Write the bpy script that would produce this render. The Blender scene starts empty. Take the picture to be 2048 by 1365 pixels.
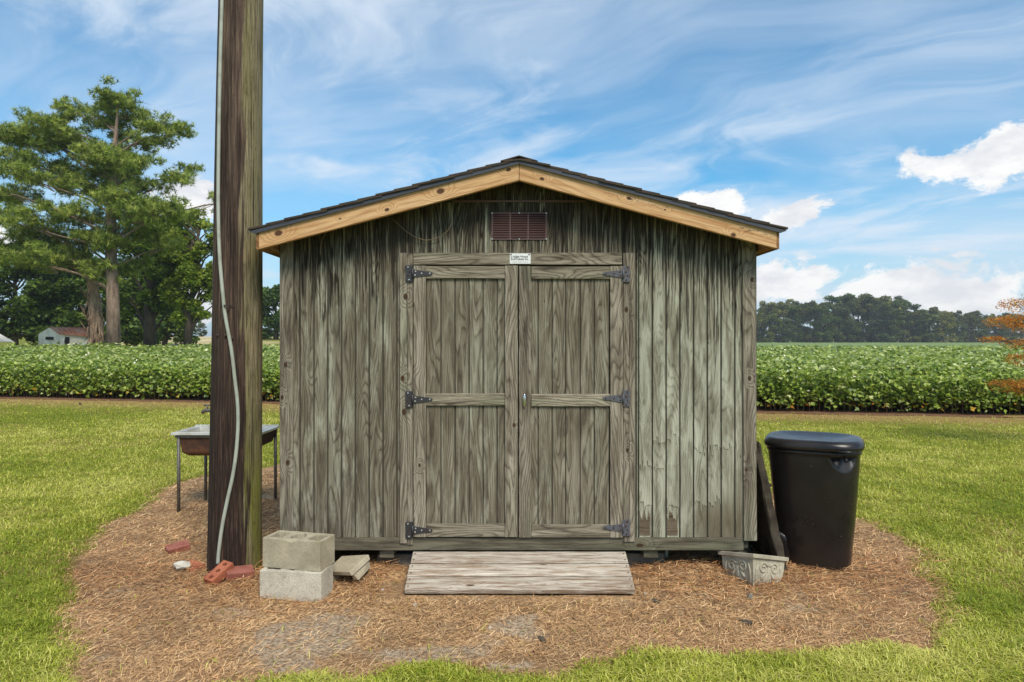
import bpy, bmesh, math, random
import numpy as np
from mathutils import Matrix, Vector

random.seed(7)
RNG = np.random.default_rng(11)
S = bpy.context.scene
R = math.radians

# ------------------------------------------------------------------ camera
CAM_H = 1.72
F = 1365.0            # focal length in photo pixels (24 mm on 36 mm, 2048 px wide)
CX, HY = 1024.0, 681.0
cam = bpy.data.cameras.new('camera')
cam.sensor_width = 36.0
cam.lens = 24.0
cam.clip_start = 0.05
cam.clip_end = 5000
cam.shift_y = (HY - 682.5) / 2048.0
cam_o = bpy.data.objects.new('camera', cam)
S.collection.objects.link(cam_o)
cam_o.location = (0, 0, CAM_H)
cam_o.rotation_euler = (R(90), 0, 0)
S.camera = cam_o


def px(x, y, d):
    """photo pixel + distance along the view axis -> world point"""
    return Vector(((x - CX) * d / F, d, CAM_H - (y - HY) * d / F))


# ------------------------------------------------------------------ node helper
class NB:
    def __init__(s, nt):
        s.nt = nt

    def lk(s, sock, v):
        if isinstance(v, bpy.types.NodeSocket):
            s.nt.links.new(v, sock)
        elif v is not None:
            if hasattr(sock.default_value, '__len__') and len(sock.default_value) == 4 and len(v) == 3:
                v = (*v, 1)
            sock.default_value = v

    def n(s, t, **kw):
        nd = s.nt.nodes.new(t)
        for k, v in kw.items():
            setattr(nd, k, v)
        return nd

    def m(s, op, a, b=None, c=None, clamp=False):
        nd = s.n('ShaderNodeMath', operation=op, use_clamp=clamp)
        for i, v in enumerate((a, b, c)):
            if v is not None:
                s.lk(nd.inputs[i], v)
        return nd.outputs[0]

    def add(s, a, b): return s.m('ADD', a, b)
    def sub(s, a, b): return s.m('SUBTRACT', a, b)
    def mul(s, a, b): return s.m('MULTIPLY', a, b)

    def comb(s, x, y, z):
        nd = s.n('ShaderNodeCombineXYZ')
        for i, v in enumerate((x, y, z)):
            s.lk(nd.inputs[i], v)
        return nd.outputs[0]

    def sep(s, v):
        nd = s.n('ShaderNodeSeparateXYZ')
        s.lk(nd.inputs[0], v)
        return nd.outputs

    def noise(s, vec, scale=1.0, detail=2.0, rough=0.5, dist=0.0):
        nd = s.n('ShaderNodeTexNoise')
        s.lk(nd.inputs['Vector'], vec)
        nd.inputs['Scale'].default_value = scale
        nd.inputs['Detail'].default_value = detail
        nd.inputs['Roughness'].default_value = rough
        nd.inputs['Distortion'].default_value = dist
        return nd.outputs[0]

    def vor(s, vec, scale=1.0, feature='F1'):
        nd = s.n('ShaderNodeTexVoronoi', feature=feature)
        s.lk(nd.inputs['Vector'], vec)
        nd.inputs['Scale'].default_value = scale
        return nd.outputs[0]

    def ss(s, x, lo, hi, a=0.0, b=1.0):
        nd = s.n('ShaderNodeMapRange', interpolation_type='SMOOTHSTEP')
        s.lk(nd.inputs[0], x)
        for i, v in enumerate((lo, hi, a, b)):
            s.lk(nd.inputs[i + 1], v)
        return nd.outputs[0]

    def ramp(s, f, stops, interp='LINEAR'):
        nd = s.n('ShaderNodeValToRGB')
        cr = nd.color_ramp
        cr.interpolation = interp
        while len(cr.elements) < len(stops):
            cr.elements.new(0.5)
        for e, (p, c) in zip(cr.elements, stops):
            e.position = p
            e.color = (*c, 1) if len(c) == 3 else c
        s.lk(nd.inputs[0], f)
        return nd.outputs[0]

    def mix(s, f, a, b, blend='MIX'):
        nd = s.n('ShaderNodeMix', data_type='RGBA', blend_type=blend)
        s.lk(nd.inputs[0], f)
        s.lk(nd.inputs[6], a)
        s.lk(nd.inputs[7], b)
        return nd.outputs[2]

    def scale(s, col, f):
        nd = s.n('ShaderNodeVectorMath', operation='SCALE')
        s.lk(nd.inputs[0], col)
        s.lk(nd.inputs['Scale'], f)
        return nd.outputs[0]

    def pos(s): return s.n('ShaderNodeNewGeometry').outputs['Position']
    def obj(s): return s.n('ShaderNodeTexCoord').outputs['Object']
    def rand(s): return s.n('ShaderNodeObjectInfo').outputs['Random']

    def attr(s, name, what='Color'):
        return s.n('ShaderNodeAttribute', attribute_name=name).outputs[what]


def srgb(r, g, b):
    f = lambda c: (c / 255 / 12.92) if c / 255 <= 0.04045 else ((c / 255 + 0.055) / 1.055) ** 2.4
    return (f(r), f(g), f(b))


# ------------------------------------------------------------------ sky and sun
SUN_EL, SUN_AZ = R(50), R(158)      # azimuth from +Y towards +X: behind the camera, to the right
W = bpy.data.worlds.new('World')
S.world = W
W.use_nodes = True
nb = NB(W.node_tree)
W.node_tree.nodes.clear()
sky = nb.n('ShaderNodeTexSky', sky_type='NISHITA')
sky.sun_disc = False
sky.sun_elevation = SUN_EL
sky.sun_rotation = SUN_AZ
sky.altitude = 10
sky.air_density = 1.0
sky.dust_density = 0.6
sky.ozone_density = 1.5
dirv = nb.n('ShaderNodeTexCoord').outputs['Generated']
dx, dy, dz = nb.sep(dirv)
SKYC = nb.mix(1.0, sky.outputs[0], (0.40, 1.16, 1.42), 'MULTIPLY')
# thin high cloud, laid on a flat layer overhead so that it foreshortens towards the horizon
dzz = nb.add(nb.m('MAXIMUM', dz, 0.0), 0.16)
pxx, pyy = nb.m('DIVIDE', dx, dzz), nb.m('DIVIDE', dy, dzz)
rot = nb.comb(nb.add(nb.mul(pxx, 0.80), nb.mul(pyy, -0.6)), nb.add(nb.mul(pxx, 0.6), nb.mul(pyy, 0.8)), 2.3)
warp = nb.noise(rot, 0.7, 3, 0.55)
rs = nb.sep(rot)
cvec = nb.comb(nb.add(nb.mul(rs[0], 0.75), nb.mul(warp, 1.1)), nb.add(nb.mul(rs[1], 1.35), nb.mul(warp, 0.9)), 3.1)
c1 = nb.noise(cvec, 0.95, 10, 0.58, 0.5)
c2 = nb.noise(nb.comb(nb.add(nb.mul(rs[0], 1.2), nb.mul(warp, 2.0)), nb.add(nb.mul(rs[1], 2.1), nb.mul(warp, 2.2)), 5.5), 1.2, 9, 0.6, 0.8)
cirrus = nb.ss(nb.add(nb.mul(c1, 0.72), nb.mul(c2, 0.34)), 0.42, 0.68, 0.0, 0.9)
# broad veil
veil = nb.ss(nb.noise(nb.comb(pxx, pyy, 9.0), 0.42, 4, 0.55), 0.34, 0.62, 0.0, 0.55)
veil = nb.mul(veil, nb.ss(nb.add(nb.mul(c2, 0.6), nb.mul(c1, 0.5)), 0.38, 0.66, 0.35, 1.15))
cir = nb.m('MAXIMUM', cirrus, veil)
# cumulus
n3 = nb.noise(nb.comb(dx, dy, nb.mul(dz, 1.6)), 13.0, 12, 0.68, 0.35)
az = nb.m('ARCTAN2', dx, dy)
el = nb.m('ARCSINE', dz)
BLOBS = [(2005, 318, 150, 42), (1870, 338, 70, 26), (1600, 425, 52, 24), (1425, 402, 62, 22), (1575, 565, 105, 34),
         (1800, 578, 150, 48), (1940, 600, 100, 34), (385, 405, 60, 36), (2250, 520, 160, 50),
         (-60, 470, 150, 50), (-300, 300, 150, 50), (2450, 250, 170, 50), (330, 610, 120, 30), (1000, 600, 300, 40)]
blob = None
for bx_, by_, rx_, ry_ in BLOBS:
    a0 = math.atan2(bx_ - CX, F)
    e0 = math.atan2(HY - by_, math.hypot(F, bx_ - CX))
    ra, re = 1.25 * rx_ / F * math.cos(a0) ** 2, 1.3 * ry_ / F * math.cos(a0)
    q = nb.add(nb.m('POWER', nb.m('ABSOLUTE', nb.mul(nb.sub(az, a0), 1 / ra)), 2.0),
               nb.m('POWER', nb.m('ABSOLUTE', nb.mul(nb.sub(el, e0), 1 / re)), 2.0))
    g = nb.m('EXPONENT', nb.mul(q, -0.9))
    blob = g if blob is None else nb.m('MAXIMUM', blob, g)
# cumulus everywhere else round the horizon as well (patches from low-frequency noise)
lowband = nb.mul(nb.ss(el, -0.02, 0.04), nb.ss(el, 0.42, 0.16))
gen = nb.mul(nb.mul(nb.ss(nb.noise(nb.comb(dx, dy, nb.mul(dz, 2.6)), 2.6, 2, 0.5), 0.5, 0.66), lowband),
             nb.ss(dy, 0.72, 0.5))
blob = nb.m('MAXIMUM', blob, gen)
cum = nb.mul(nb.ss(nb.add(nb.mul(blob, 0.88), nb.mul(nb.sub(n3, 0.5), 2.6)), 0.28, 0.58), nb.ss(blob, 0.10, 0.30))
haze = nb.ss(el, 0.24, -0.03, 0.0, 0.8)
shade = nb.ss(nb.noise(nb.comb(dx, dy, nb.mul(dz, 2.0)), 14.0, 5, 0.6), 0.35, 0.62)
CUMC = nb.mix(shade, (7.3, 7.5, 7.9), (9.3, 9.3, 9.2))
col = nb.mix(haze, SKYC, (5.6, 6.5, 7.5))
col = nb.mix(cir, col, (6.7, 7.6, 8.7))
col = nb.mix(cum, col, CUMC)
bg = nb.n('ShaderNodeBackground')
nb.lk(bg.inputs[0], col)
bg.inputs[1].default_value = 0.085
wo = nb.n('ShaderNodeOutputWorld')
W.node_tree.links.new(bg.outputs[0], wo.inputs[0])

sun = bpy.data.lights.new('sun', 'SUN')
sun.energy = 3.0
sun.angle = R(22)
sun.color = (1.0, 0.91, 0.78)
sun_o = bpy.data.objects.new('sun', sun)
S.collection.objects.link(sun_o)
sd = Vector((math.sin(SUN_AZ) * math.cos(SUN_EL), math.cos(SUN_AZ) * math.cos(SUN_EL), math.sin(SUN_EL)))
sun_o.rotation_euler = sd.to_track_quat('Z', 'Y').to_euler()
sun_o.location = (0, 0, 30)

S.view_settings.view_transform = 'Standard'
S.view_settings.look = 'None'
S.view_settings.exposure = 0.4
S.view_settings.gamma = 1.0
S.view_settings.use_curve_mapping = False
S.render.engine = 'CYCLES'
S.cycles.use_denoising = True
S.cycles.max_bounces = 6
S.cycles.transparent_max_bounces = 8


# ------------------------------------------------------------------ object helpers
def wm(o):
    m = Matrix.LocRotScale(o.location, o.rotation_euler, o.scale)
    if o.parent:
        m = wm(o.parent) @ o.matrix_parent_inverse @ m
    return m


def setp(o, p):
    if p is not None:
        o.parent = p
        o.matrix_parent_inverse = wm(p).inverted()


def link(name, me, mat=None, parent=None):
    o = bpy.data.objects.new(name, me)
    S.collection.objects.link(o)
    if mat is not None and me is not None:
        me.materials.clear()
        me.materials.append(mat)
    setp(o, parent)
    return o


def thing(name, label, cat, loc=(0, 0, 0), group=None):
    o = bpy.data.objects.new(name, None)
    S.collection.objects.link(o)
    o.empty_display_size = 0.1
    o.location = loc
    return tag(o, label, cat, group)


def tag(o, label=None, cat=None, group=None, kind=None):
    for k, v in (('label', label), ('category', cat), ('group', group), ('kind', kind)):
        if v:
            o[k] = v
    return o


def pyd(name, V, Fc, smooth=False):
    me = bpy.data.meshes.new(name)
    me.from_pydata([tuple(v) for v in V], [], [tuple(f) for f in Fc])
    me.update()
    if smooth:
        me.polygons.foreach_set('use_smooth', [True] * len(me.polygons))
    return me


def np_mesh(name, V, Fc, col=None, smooth=False):
    V = np.asarray(V, np.float32)
    Fc = np.asarray(Fc, np.int32)
    n, (m, k) = len(V), Fc.shape
    me = bpy.data.meshes.new(name)
    me.vertices.add(n)
    me.vertices.foreach_set('co', V.ravel())
    me.loops.add(m * k)
    me.loops.foreach_set('vertex_index', Fc.ravel())
    me.polygons.add(m)
    me.polygons.foreach_set('loop_start', np.arange(m, dtype=np.int32) * k)
    if smooth:
        me.polygons.foreach_set('use_smooth', np.ones(m, bool))
    me.update(calc_edges=True)
    if col is not None:
        a = me.color_attributes.new('Col', 'FLOAT_COLOR', 'POINT')
        c = np.ones((n, 4), np.float32)
        c[:, :np.shape(col)[1]] = col
        a.data.foreach_set('color', c.ravel())
    return me


def box(V, Fc, x0, x1, y0, y1, z0, z1, M=None):
    b = len(V)
    P = [(x0, y0, z0), (x1, y0, z0), (x1, y1, z0), (x0, y1, z0), (x0, y0, z1), (x1, y0, z1), (x1, y1, z1), (x0, y1, z1)]
    V += [tuple(M @ Vector(p)) if M else p for p in P]
    Fc += [tuple(b + i for i in f) for f in
           ((0, 3, 2, 1), (4, 5, 6, 7), (0, 1, 5, 4), (1, 2, 6, 5), (2, 3, 7, 6), (3, 0, 4, 7))]


def bevel(me, w=0.002, seg=1):
    bm = bmesh.new()
    bm.from_mesh(me)
    bmesh.ops.bevel(bm, geom=[e for e in bm.edges if e.is_manifold and e.calc_face_angle(0) > 0.5], offset=w,
                    segments=seg, affect='EDGES', profile=0.5)
    bm.to_mesh(me)
    bm.free()
    return me


def boxm(name, x0, x1, y0, y1, z0, z1, mat, parent=None, bev=0.002, M=None):
    V, Fc = [], []
    box(V, Fc, x0, x1, y0, y1, z0, z1, M)
    me = pyd(name, V, Fc)
    if bev:
        bevel(me, bev)
    return link(name, me, mat, parent)


def tube(V, Fc, pts, rads, n=8, caps=True):
    base = len(V)
    pts = [Vector(p) for p in pts]
    up = None
    for i, p in enumerate(pts):
        t = (pts[min(i + 1, len(pts) - 1)] - pts[max(i - 1, 0)]).normalized()
        if up is None:
            up = Vector((1, 0, 0)) if abs(t.x) < 0.9 else Vector((0, 1, 0))
        a = (up - t * up.dot(t)).normalized()
        up = a
        b = t.cross(a)
        r = rads[i] if hasattr(rads, '__len__') else rads
        for k in range(n):
            th = 2 * math.pi * k / n
            V.append(tuple(p + a * (r * math.cos(th)) + b * (r * math.sin(th))))
    for i in range(len(pts) - 1):
        for k in range(n):
            q = base + i * n
            Fc.append((q + k, q + (k + 1) % n, q + n + (k + 1) % n, q + n + k))
    if caps:
        Fc.append(tuple(base + k for k in reversed(range(n))))
        Fc.append(tuple(base + (len(pts) - 1) * n + k for k in range(n)))


def tubem(name, pts, rads, mat, parent=None, n=8, smooth=True):
    V, Fc = [], []
    tube(V, Fc, pts, rads, n)
    return link(name, pyd(name, V, Fc, smooth), mat, parent)


def prism(name, outline, y0, y1, mat, parent=None, bev=0.0):
    """outline [(x,z)...] in the x-z plane, extruded from y0 to y1"""
    n = len(outline)
    V = [(x, y0, z) for x, z in outline] + [(x, y1, z) for x, z in outline]
    Fc = [tuple(range(n)), tuple(range(2 * n - 1, n - 1, -1))]
    Fc += [(i, i + n, (i + 1) % n + n, (i + 1) % n) for i in range(n)]
    me = pyd(name, V, Fc)
    bm = bmesh.new()
    bm.from_mesh(me)
    bmesh.ops.recalc_face_normals(bm, faces=bm.faces)
    bm.to_mesh(me)
    bm.free()
    if bev:
        bevel(me, bev)
    return link(name, me, mat, parent)


def loft(rings, cap0=True, cap1=True):
    n = len(rings[0])
    V = [tuple(p) for r in rings for p in r]
    Fc = []
    for i in range(len(rings) - 1):
        for k in range(n):
            a = i * n
            Fc.append((a + k, a + (k + 1) % n, a + n + (k + 1) % n, a + n + k))
    if cap0:
        Fc.append(tuple(reversed(range(n))))
    if cap1:
        Fc.append(tuple((len(rings) - 1) * n + k for k in range(n)))
    return V, Fc


def copy_tree(o, parent=None):
    c = o.copy()
    S.collection.objects.link(c)
    c.parent = parent
    for ch in o.children:
        copy_tree(ch, c)
    return c


# ------------------------------------------------------------------ materials
def newmat(name):
    m = bpy.data.materials.new(name)
    m.use_nodes = True
    b = NB(m.node_tree)
    p = m.node_tree.nodes['Principled BSDF']
    return m, b, p


def bumped(b, p, h, strength=0.5, dist=0.004):
    nd = b.n('ShaderNodeBump')
    nd.inputs['Strength'].default_value = strength
    nd.inputs['Distance'].default_value = dist
    b.lk(nd.inputs['Height'], h)
    b.lk(p.inputs['Normal'], nd.outputs[0])


def grain(b, along, K=20.0, k2=42.0, rand=True, knots=1.0, ang=0.0, fu=5.0, fv=0.5, uoff=None, dens=(4.5, 2.0), klist=(), stu=22.0, stv=2.0):
    """returns u, v, ring profile (1 = dark latewood line), fibre, streak, knot core"""
    x, y, z = b.sep(b.pos())
    off = b.mul(b.rand(), 61.0) if rand else 0.0
    if along == 'z':
        u, v = b.add(x, y), z
    elif along == 'x':
        c, s = math.cos(ang), math.sin(ang)
        v = b.add(b.mul(x, c), b.mul(z, s))
        u = b.add(b.add(b.mul(z, c), b.mul(x, -s)), y)
    else:
        v, u = y, b.add(x, z)
    if uoff is not None:
        u2 = b.add(u, uoff)
    else:
        u2 = u
    f = b.noise(b.comb(b.mul(u2, fu), b.mul(v, fv), off), 1.0, 1.6, 0.42, 0.25)
    kd = b.vor(b.comb(b.add(b.mul(u2, dens[0]), off), b.add(b.mul(v, dens[1]), off), 0.0))
    for kx, kz, kr in klist:
        c_, s_ = math.cos(ang), math.sin(ang)
        u0, v0 = (kx, kz) if along == 'z' else (kz * c_ - kx * s_, kx * c_ + kz * s_)
        yo = y if along in 'zx' else 0.0
        du = b.mul(b.sub(b.sub(u, yo), u0), 0.06 / kr)
        dv_ = b.mul(b.sub(v, v0), 0.04 / kr)
        kd = b.m('MINIMUM', kd, b.m('SQRT', b.add(b.mul(du, du), b.mul(dv_, dv_))))
    bump = b.ss(kd, 0.30, 0.0)
    tot = b.add(b.add(b.mul(f, K), b.mul(u, k2)), b.mul(bump, 3.2 * knots))
    prof = b.ramp(b.m('FRACT', tot), [(0, (0.1,) * 3), (0.35, (0.0,) * 3), (0.62, (0.35,) * 3), (0.83, (1,) * 3), (1.0, (0.1,) * 3)])
    fib = b.noise(b.comb(b.mul(u2, 130.0), b.mul(v, 7.0), off), 1.0, 4, 0.72)
    st = b.noise(b.comb(b.mul(u2, stu), b.mul(v, stv), b.add(off, 4.0)), 1.0, 7, 0.68, 0.4)
    core = b.mul(b.ss(kd, 0.075, 0.04), knots)
    return u, v, prof, fib, st, core, tot


def wood(name, along, light, mid, dark, ring=0.55, dirt=None, knotc=(0.05, 0.028, 0.015), var=0.35, rough=0.85, green=0.0, **kw):
    m, b, p = newmat(name)
    u, v, prof, fib, st, core, tot = grain(b, along, **kw)
    c = b.ramp(st, [(0.30, dark), (0.47, mid), (0.66, light)])
    if green:
        g = b.ss(b.noise(b.comb(b.mul(u, 6.0), b.mul(v, 0.9), 3.3), 1.0, 3, 0.6), 0.5, 0.68, 0.0, green)
        c = b.mix(g, c, srgb(126, 136, 108))
    c = b.mix(b.mul(prof, ring), c, dark)
    c = b.mix(b.ss(fib, 0.52, 0.68, 0.0, 0.6), c, dark)
    c = b.mix(b.ss(fib, 0.46, 0.28, 0.0, 0.35), c, light)
    c = b.mix(core, c, knotc)
    if dirt is not None:
        dm = b.noise(b.comb(b.mul(u, 30.0), b.mul(v, 2.4), 6.6), 1.0, 7, 0.72, 0.3)
        c = b.mix(b.mul(b.ss(dm, 0.44, 0.62), b.ss(fib, 0.35, 0.5)), c, dirt)
    # nail stains and small checks
    nl = b.vor(b.comb(b.mul(u, 30.0), b.mul(v, 6.0), 1.7), 1.0)
    c = b.mix(b.ss(nl, 0.075, 0.05, 0.0, 0.7), c, (0.02, 0.014, 0.01))
    c = b.scale(c, b.add(1.0 - var / 2, b.mul(b.rand(), var)))
    b.lk(p.inputs['Base Color'], c)
    p.inputs['Roughness'].default_value = rough
    p.inputs['Specular IOR Level'].default_value = 0.25
    bumped(b, p, b.sub(b.mul(fib, 0.5), b.mul(prof, 0.6)), 0.6, 0.003)
    return m


def plain(name, col, rough=0.6, metal=0.0, var=0.12, nscale=30.0, bump=0.15, bdist=0.002, spec=0.5, dirt=None, dirt_amt=0.0, dscale=8.0):
    m, b, p = newmat(name)
    P = b.pos()
    nz = b.noise(P, nscale, 4, 0.6)
    c = b.scale(col, b.add(1.0 - var, b.mul(nz, 2 * var)))
    if dirt is not None:
        c = b.mix(b.ss(b.noise(P, dscale, 5, 0.62), 0.42, 0.66, 0.0, dirt_amt), c, dirt)
    b.lk(p.inputs['Base Color'], c)
    b.lk(p.inputs['Roughness'], b.add(rough - 0.08, b.mul(nz, 0.16)))
    p.inputs['Metallic'].default_value = metal
    p.inputs['Specular IOR Level'].default_value = spec
    if bump:
        bumped(b, p, nz, bump, bdist)
    return m


def leafmat(name, rough=0.5, trans=0.3, spec=0.4, tgain=(1.15, 1.2, 0.6)):
    m, b, p = newmat(name)
    c = b.attr('Col')
    b.lk(p.inputs['Base Color'], c)
    p.inputs['Roughness'].default_value = rough
    p.inputs['Specular IOR Level'].default_value = spec
    if trans:
        t = b.n('ShaderNodeBsdfTranslucent')
        b.lk(t.inputs[0], b.mix(1.0, c, tgain, 'MULTIPLY'))
        mx = b.n('ShaderNodeMixShader')
        mx.inputs[0].default_value = trans
        out = m.node_tree.nodes['Material Output']
        b.lk(mx.inputs[1], p.outputs[0])
        b.lk(mx.inputs[2], t.outputs[0])
        b.lk(out.inputs[0], mx.outputs[0])
    return m


LIGHT, MID, DARK = srgb(160, 152, 136), srgb(122, 113, 98), srgb(58, 49, 40)
KV = [((a - CX) * 5 / F, CAM_H - (c - HY) * 5 / F, r) for a, c, r in ((812, 594, 0.016), (806, 757, 0.016), (809, 824, 0.017), (1252, 620, 0.015), (1254, 900, 0.012), (573, 730, 0.014), (566, 795, 0.012), (577, 925, 0.015), (1497, 757, 0.012), (1491, 939, 0.010), (1502, 560, 0.012), (840, 930, 0.010), (1028, 850, 0.012))]
M_TRIM_V = wood('grey_trim_wood_upright', 'z', LIGHT, MID, DARK, klist=KV, ring=0.72, K=16, k2=32, fu=6.5, fv=1.1, green=0.25)
M_TRIM_H = wood('grey_trim_wood_level', 'x', srgb(172, 162, 144), srgb(136, 126, 108), DARK, ring=0.72, K=16, k2=32, fu=6.5, fv=1.1, green=0.3)
M_SKIRT = wood('skirt_wood', 'x', srgb(128, 122, 104), srgb(98, 92, 76), srgb(52, 46, 38), ring=0.4, K=10, k2=20, fu=4, fv=0.6, green=0.4)
M_RAMP = wood('ramp_wood', 'x', srgb(212, 204, 190), srgb(184, 172, 156), srgb(92, 74, 58), dirt=srgb(138, 116, 96), ring=0.4, stu=60.0, stv=3.5, K=16, k2=80, fu=7, fv=0.7, var=0.15)
RS = math.atan(0.2645)


KR = [((a - CX) * 4.8 / F, CAM_H - (c - HY) * 4.8 / F, r) for a, c, r in ((881, 383, 0.020), (774, 420, 0.012), (557, 467, 0.020), (1017, 340, 0.013), (1084, 358, 0.012), (1258, 397, 0.012), (1467, 470, 0.013), (1330, 420, 0.006), (680, 438, 0.006))]


def pine(name, ang, spots):
    m = wood(name, 'x', srgb(214, 178, 134), srgb(198, 158, 112), srgb(160, 112, 70), ring=0.6, knotc=(0.08, 0.035, 0.015), var=0.06,
             rough=0.7, K=9, k2=26, fu=5, fv=0.55, ang=ang, dens=(0.01, 0.01), knots=1.0, klist=KR)
    if spots:
        b = NB(m.node_tree)
        p = m.node_tree.nodes['Principled BSDF']
        src = p.inputs['Base Color'].links[0].from_socket
        x, y, z = b.sep(b.pos())
        t = b.sub(b.sub(2.957, b.mul(b.sub(x, 0.05), 0.2645)), z)          # below the board's top edge
        band = b.mul(b.ss(t, 0.005, 0.03), b.ss(t, 0.075, 0.04))
        q = b.noise(b.comb(b.mul(x, 30.0), y, b.mul(z, 70.0)), 1.0, 5, 0.7)
        patch = b.noise(b.comb(b.mul(x, 2.2), 5.0, b.mul(z, 3.0)), 1.0, 2, 0.5)
        f = b.mul(b.mul(b.ss(q, 0.5, 0.64), b.ss(patch, 0.42, 0.56)), band)
        b.lk(p.inputs['Base Color'], b.mix(b.mul(f, 0.85), src, srgb(62, 54, 44)))
    return m


M_RAKE_L = pine('new_pine_left', RS, False)
M_RAKE_R = pine('new_pine_right', -RS, True)
M_SOFFIT = wood('soffit_wood', 'y', srgb(176, 134, 90), srgb(140, 100, 64), srgb(90, 58, 34), ring=0.4, var=0.1, knots=0.5)

RIDGE_X, RIDGE_Z, SLOPE = 0.05, 2.978, 0.2645


def siding_mat(name, door=False):
    m, b, p = newmat(name)
    x, y, z = b.sep(b.pos())
    sheet = b.m('FLOOR', b.mul(b.add(x, 3.0), 1 / 1.22))
    u, v, prof, fib, st, core, tot = grain(b, 'z', K=20, k2=40, rand=False, knots=0.75, fu=6.5, fv=0.75,
                                           uoff=b.mul(sheet, 7.7), dens=(3.2, 1.5))
    c = b.ramp(st, [(0.28, srgb(68, 60, 49)), (0.48, srgb(110, 102, 86)), (0.70, srgb(150, 144, 127))])
    # pale green film left of old paint and algae, in long drips
    g1 = b.noise(b.comb(b.mul(x, 14.0), b.mul(z, 2.4), 7.7), 1.0, 7, 0.68, 0.5)
    g2 = b.noise(b.comb(b.mul(x, 3.0), b.mul(z, 0.7), 2.2), 1.0, 2, 0.5)
    gm = b.ss(b.add(b.mul(g1, 0.7), b.mul(g2, 0.5)), 0.56, 0.74, 0.0, 0.68 if not door else 0.45)
    right = b.mul(b.ss(x, 0.86, 0.94), b.ss(z, 2.5, 1.8, 0.35, 1.0)) if not door else 0.0
    gm = b.m('MAXIMUM', gm, b.mul(right, b.ss(g1, 0.30, 0.58, 0.25, 0.92)) if not door else 0.0)
    c = b.mix(gm, c, b.ramp(g1, [(0.35, srgb(124, 125, 106)), (0.6, srgb(174, 174, 155))]))
    ringf = b.sub(0.72, b.mul(gm, 0.45))
    c = b.mix(b.mul(prof, ringf), c, srgb(54, 46, 37))
    c = b.mix(b.ss(fib, 0.53, 0.75, 0.0, 0.4), c, srgb(58, 50, 41))
    c = b.mix(b.ss(fib, 0.46, 0.28, 0.0, 0.3), c, srgb(160, 154, 138))
    c = b.mix(b.mul(core, 0.6), c, srgb(56, 42, 30))
    # saw lines across the boards
    saw = b.m('SINE', b.mul(z, 900.0))
    c = b.scale(c, b.add(1.0, b.mul(saw, 0.03)))
    if not door:
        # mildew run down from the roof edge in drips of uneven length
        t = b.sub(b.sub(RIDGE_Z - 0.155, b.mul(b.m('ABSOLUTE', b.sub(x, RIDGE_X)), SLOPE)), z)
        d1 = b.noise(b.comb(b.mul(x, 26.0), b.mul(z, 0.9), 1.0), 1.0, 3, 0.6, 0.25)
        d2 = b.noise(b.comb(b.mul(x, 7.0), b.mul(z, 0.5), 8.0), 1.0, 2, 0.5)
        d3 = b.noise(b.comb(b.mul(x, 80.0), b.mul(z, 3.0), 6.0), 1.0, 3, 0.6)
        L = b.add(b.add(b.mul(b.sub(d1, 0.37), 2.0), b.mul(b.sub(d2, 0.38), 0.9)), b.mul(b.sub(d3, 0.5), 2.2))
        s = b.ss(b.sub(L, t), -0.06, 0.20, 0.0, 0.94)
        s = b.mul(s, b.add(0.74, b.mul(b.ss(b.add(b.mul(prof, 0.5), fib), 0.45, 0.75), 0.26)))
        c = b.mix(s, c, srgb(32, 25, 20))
        # soil splash low on the right-hand sheet
        sp = b.mul(b.ss(b.add(z, b.mul(g1, -0.55)), 0.42, 0.12), b.ss(x, 1.25, 1.45))
        c = b.mix(b.mul(sp, 0.75), c, srgb(84, 74, 55))
    nlv = b.vor(b.comb(b.mul(b.add(x, 0.03), 9.9), b.mul(z, 3.1), 0.0))
    c = b.mix(b.ss(nlv, 0.055, 0.03, 0.0, 0.75), c, srgb(44, 30, 22))
    pk = b.sep(b.attr('Col'))[0]
    c = b.mix(b.mul(pk, 0.25), c, srgb(188, 186, 168))
    c = b.scale(c, b.add(0.93, b.mul(b.rand(), 0.16)))
    b.lk(p.inputs['Base Color'], c)
    p.inputs['Roughness'].default_value = 0.9
    p.inputs['Specular IOR Level'].default_value = 0.2
    bumped(b, p, b.sub(b.mul(fib, 0.4), b.mul(prof, 0.6)), 0.6, 0.003)
    return m


M_SIDING = siding_mat('weathered_siding')
M_DOOR = siding_mat('weathered_door_board', True)
M_GROOVE = plain('groove_backing', srgb(70, 66, 54), 0.95, var=0.2)
M_RAWPLY = wood('torn_plywood', 'x', srgb(124, 112, 94), srgb(104, 92, 76), srgb(60, 48, 38), ring=0.6, K=8, k2=90, var=0.1)
M_DARKWOOD = wood('underside_timber', 'x', srgb(92, 78, 60), srgb(66, 54, 40), srgb(34, 26, 20), ring=0.4)
M_SHINGLE = plain('asphalt_shingle', srgb(70, 58, 48), 0.95, var=0.5, nscale=160, bump=0.6, dirt=srgb(46, 42, 38), dirt_amt=0.7)
M_DRIP = plain('drip_edge_metal', srgb(58, 60, 68), 0.5, var=0.08, nscale=9, bump=0)
M_VENT = plain('brown_vent_metal', srgb(92, 66, 62), 0.5, var=0.1, bump=0.05)
M_VENTDARK = plain('vent_inside', srgb(34, 26, 24), 0.9)
M_FLASH = plain('brown_flashing', srgb(96, 72, 62), 0.6, var=0.2)
M_HINGE_B = plain('black_hinge_steel', srgb(46, 46, 50), 0.5, var=0.2, nscale=60, dirt=srgb(66, 48, 40), dirt_amt=0.4)
M_HINGE_G = plain('worn_hinge_steel', srgb(82, 86, 94), 0.55, metal=0.0, var=0.2, nscale=60, dirt=srgb(74, 50, 38), dirt_amt=0.75, dscale=40)
M_SCREW = plain('bright_screw', srgb(205, 205, 200), 0.35, metal=0.6, bump=0)
M_RUSTSCREW = plain('rusty_screw', srgb(58, 34, 26), 0.8)
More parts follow.
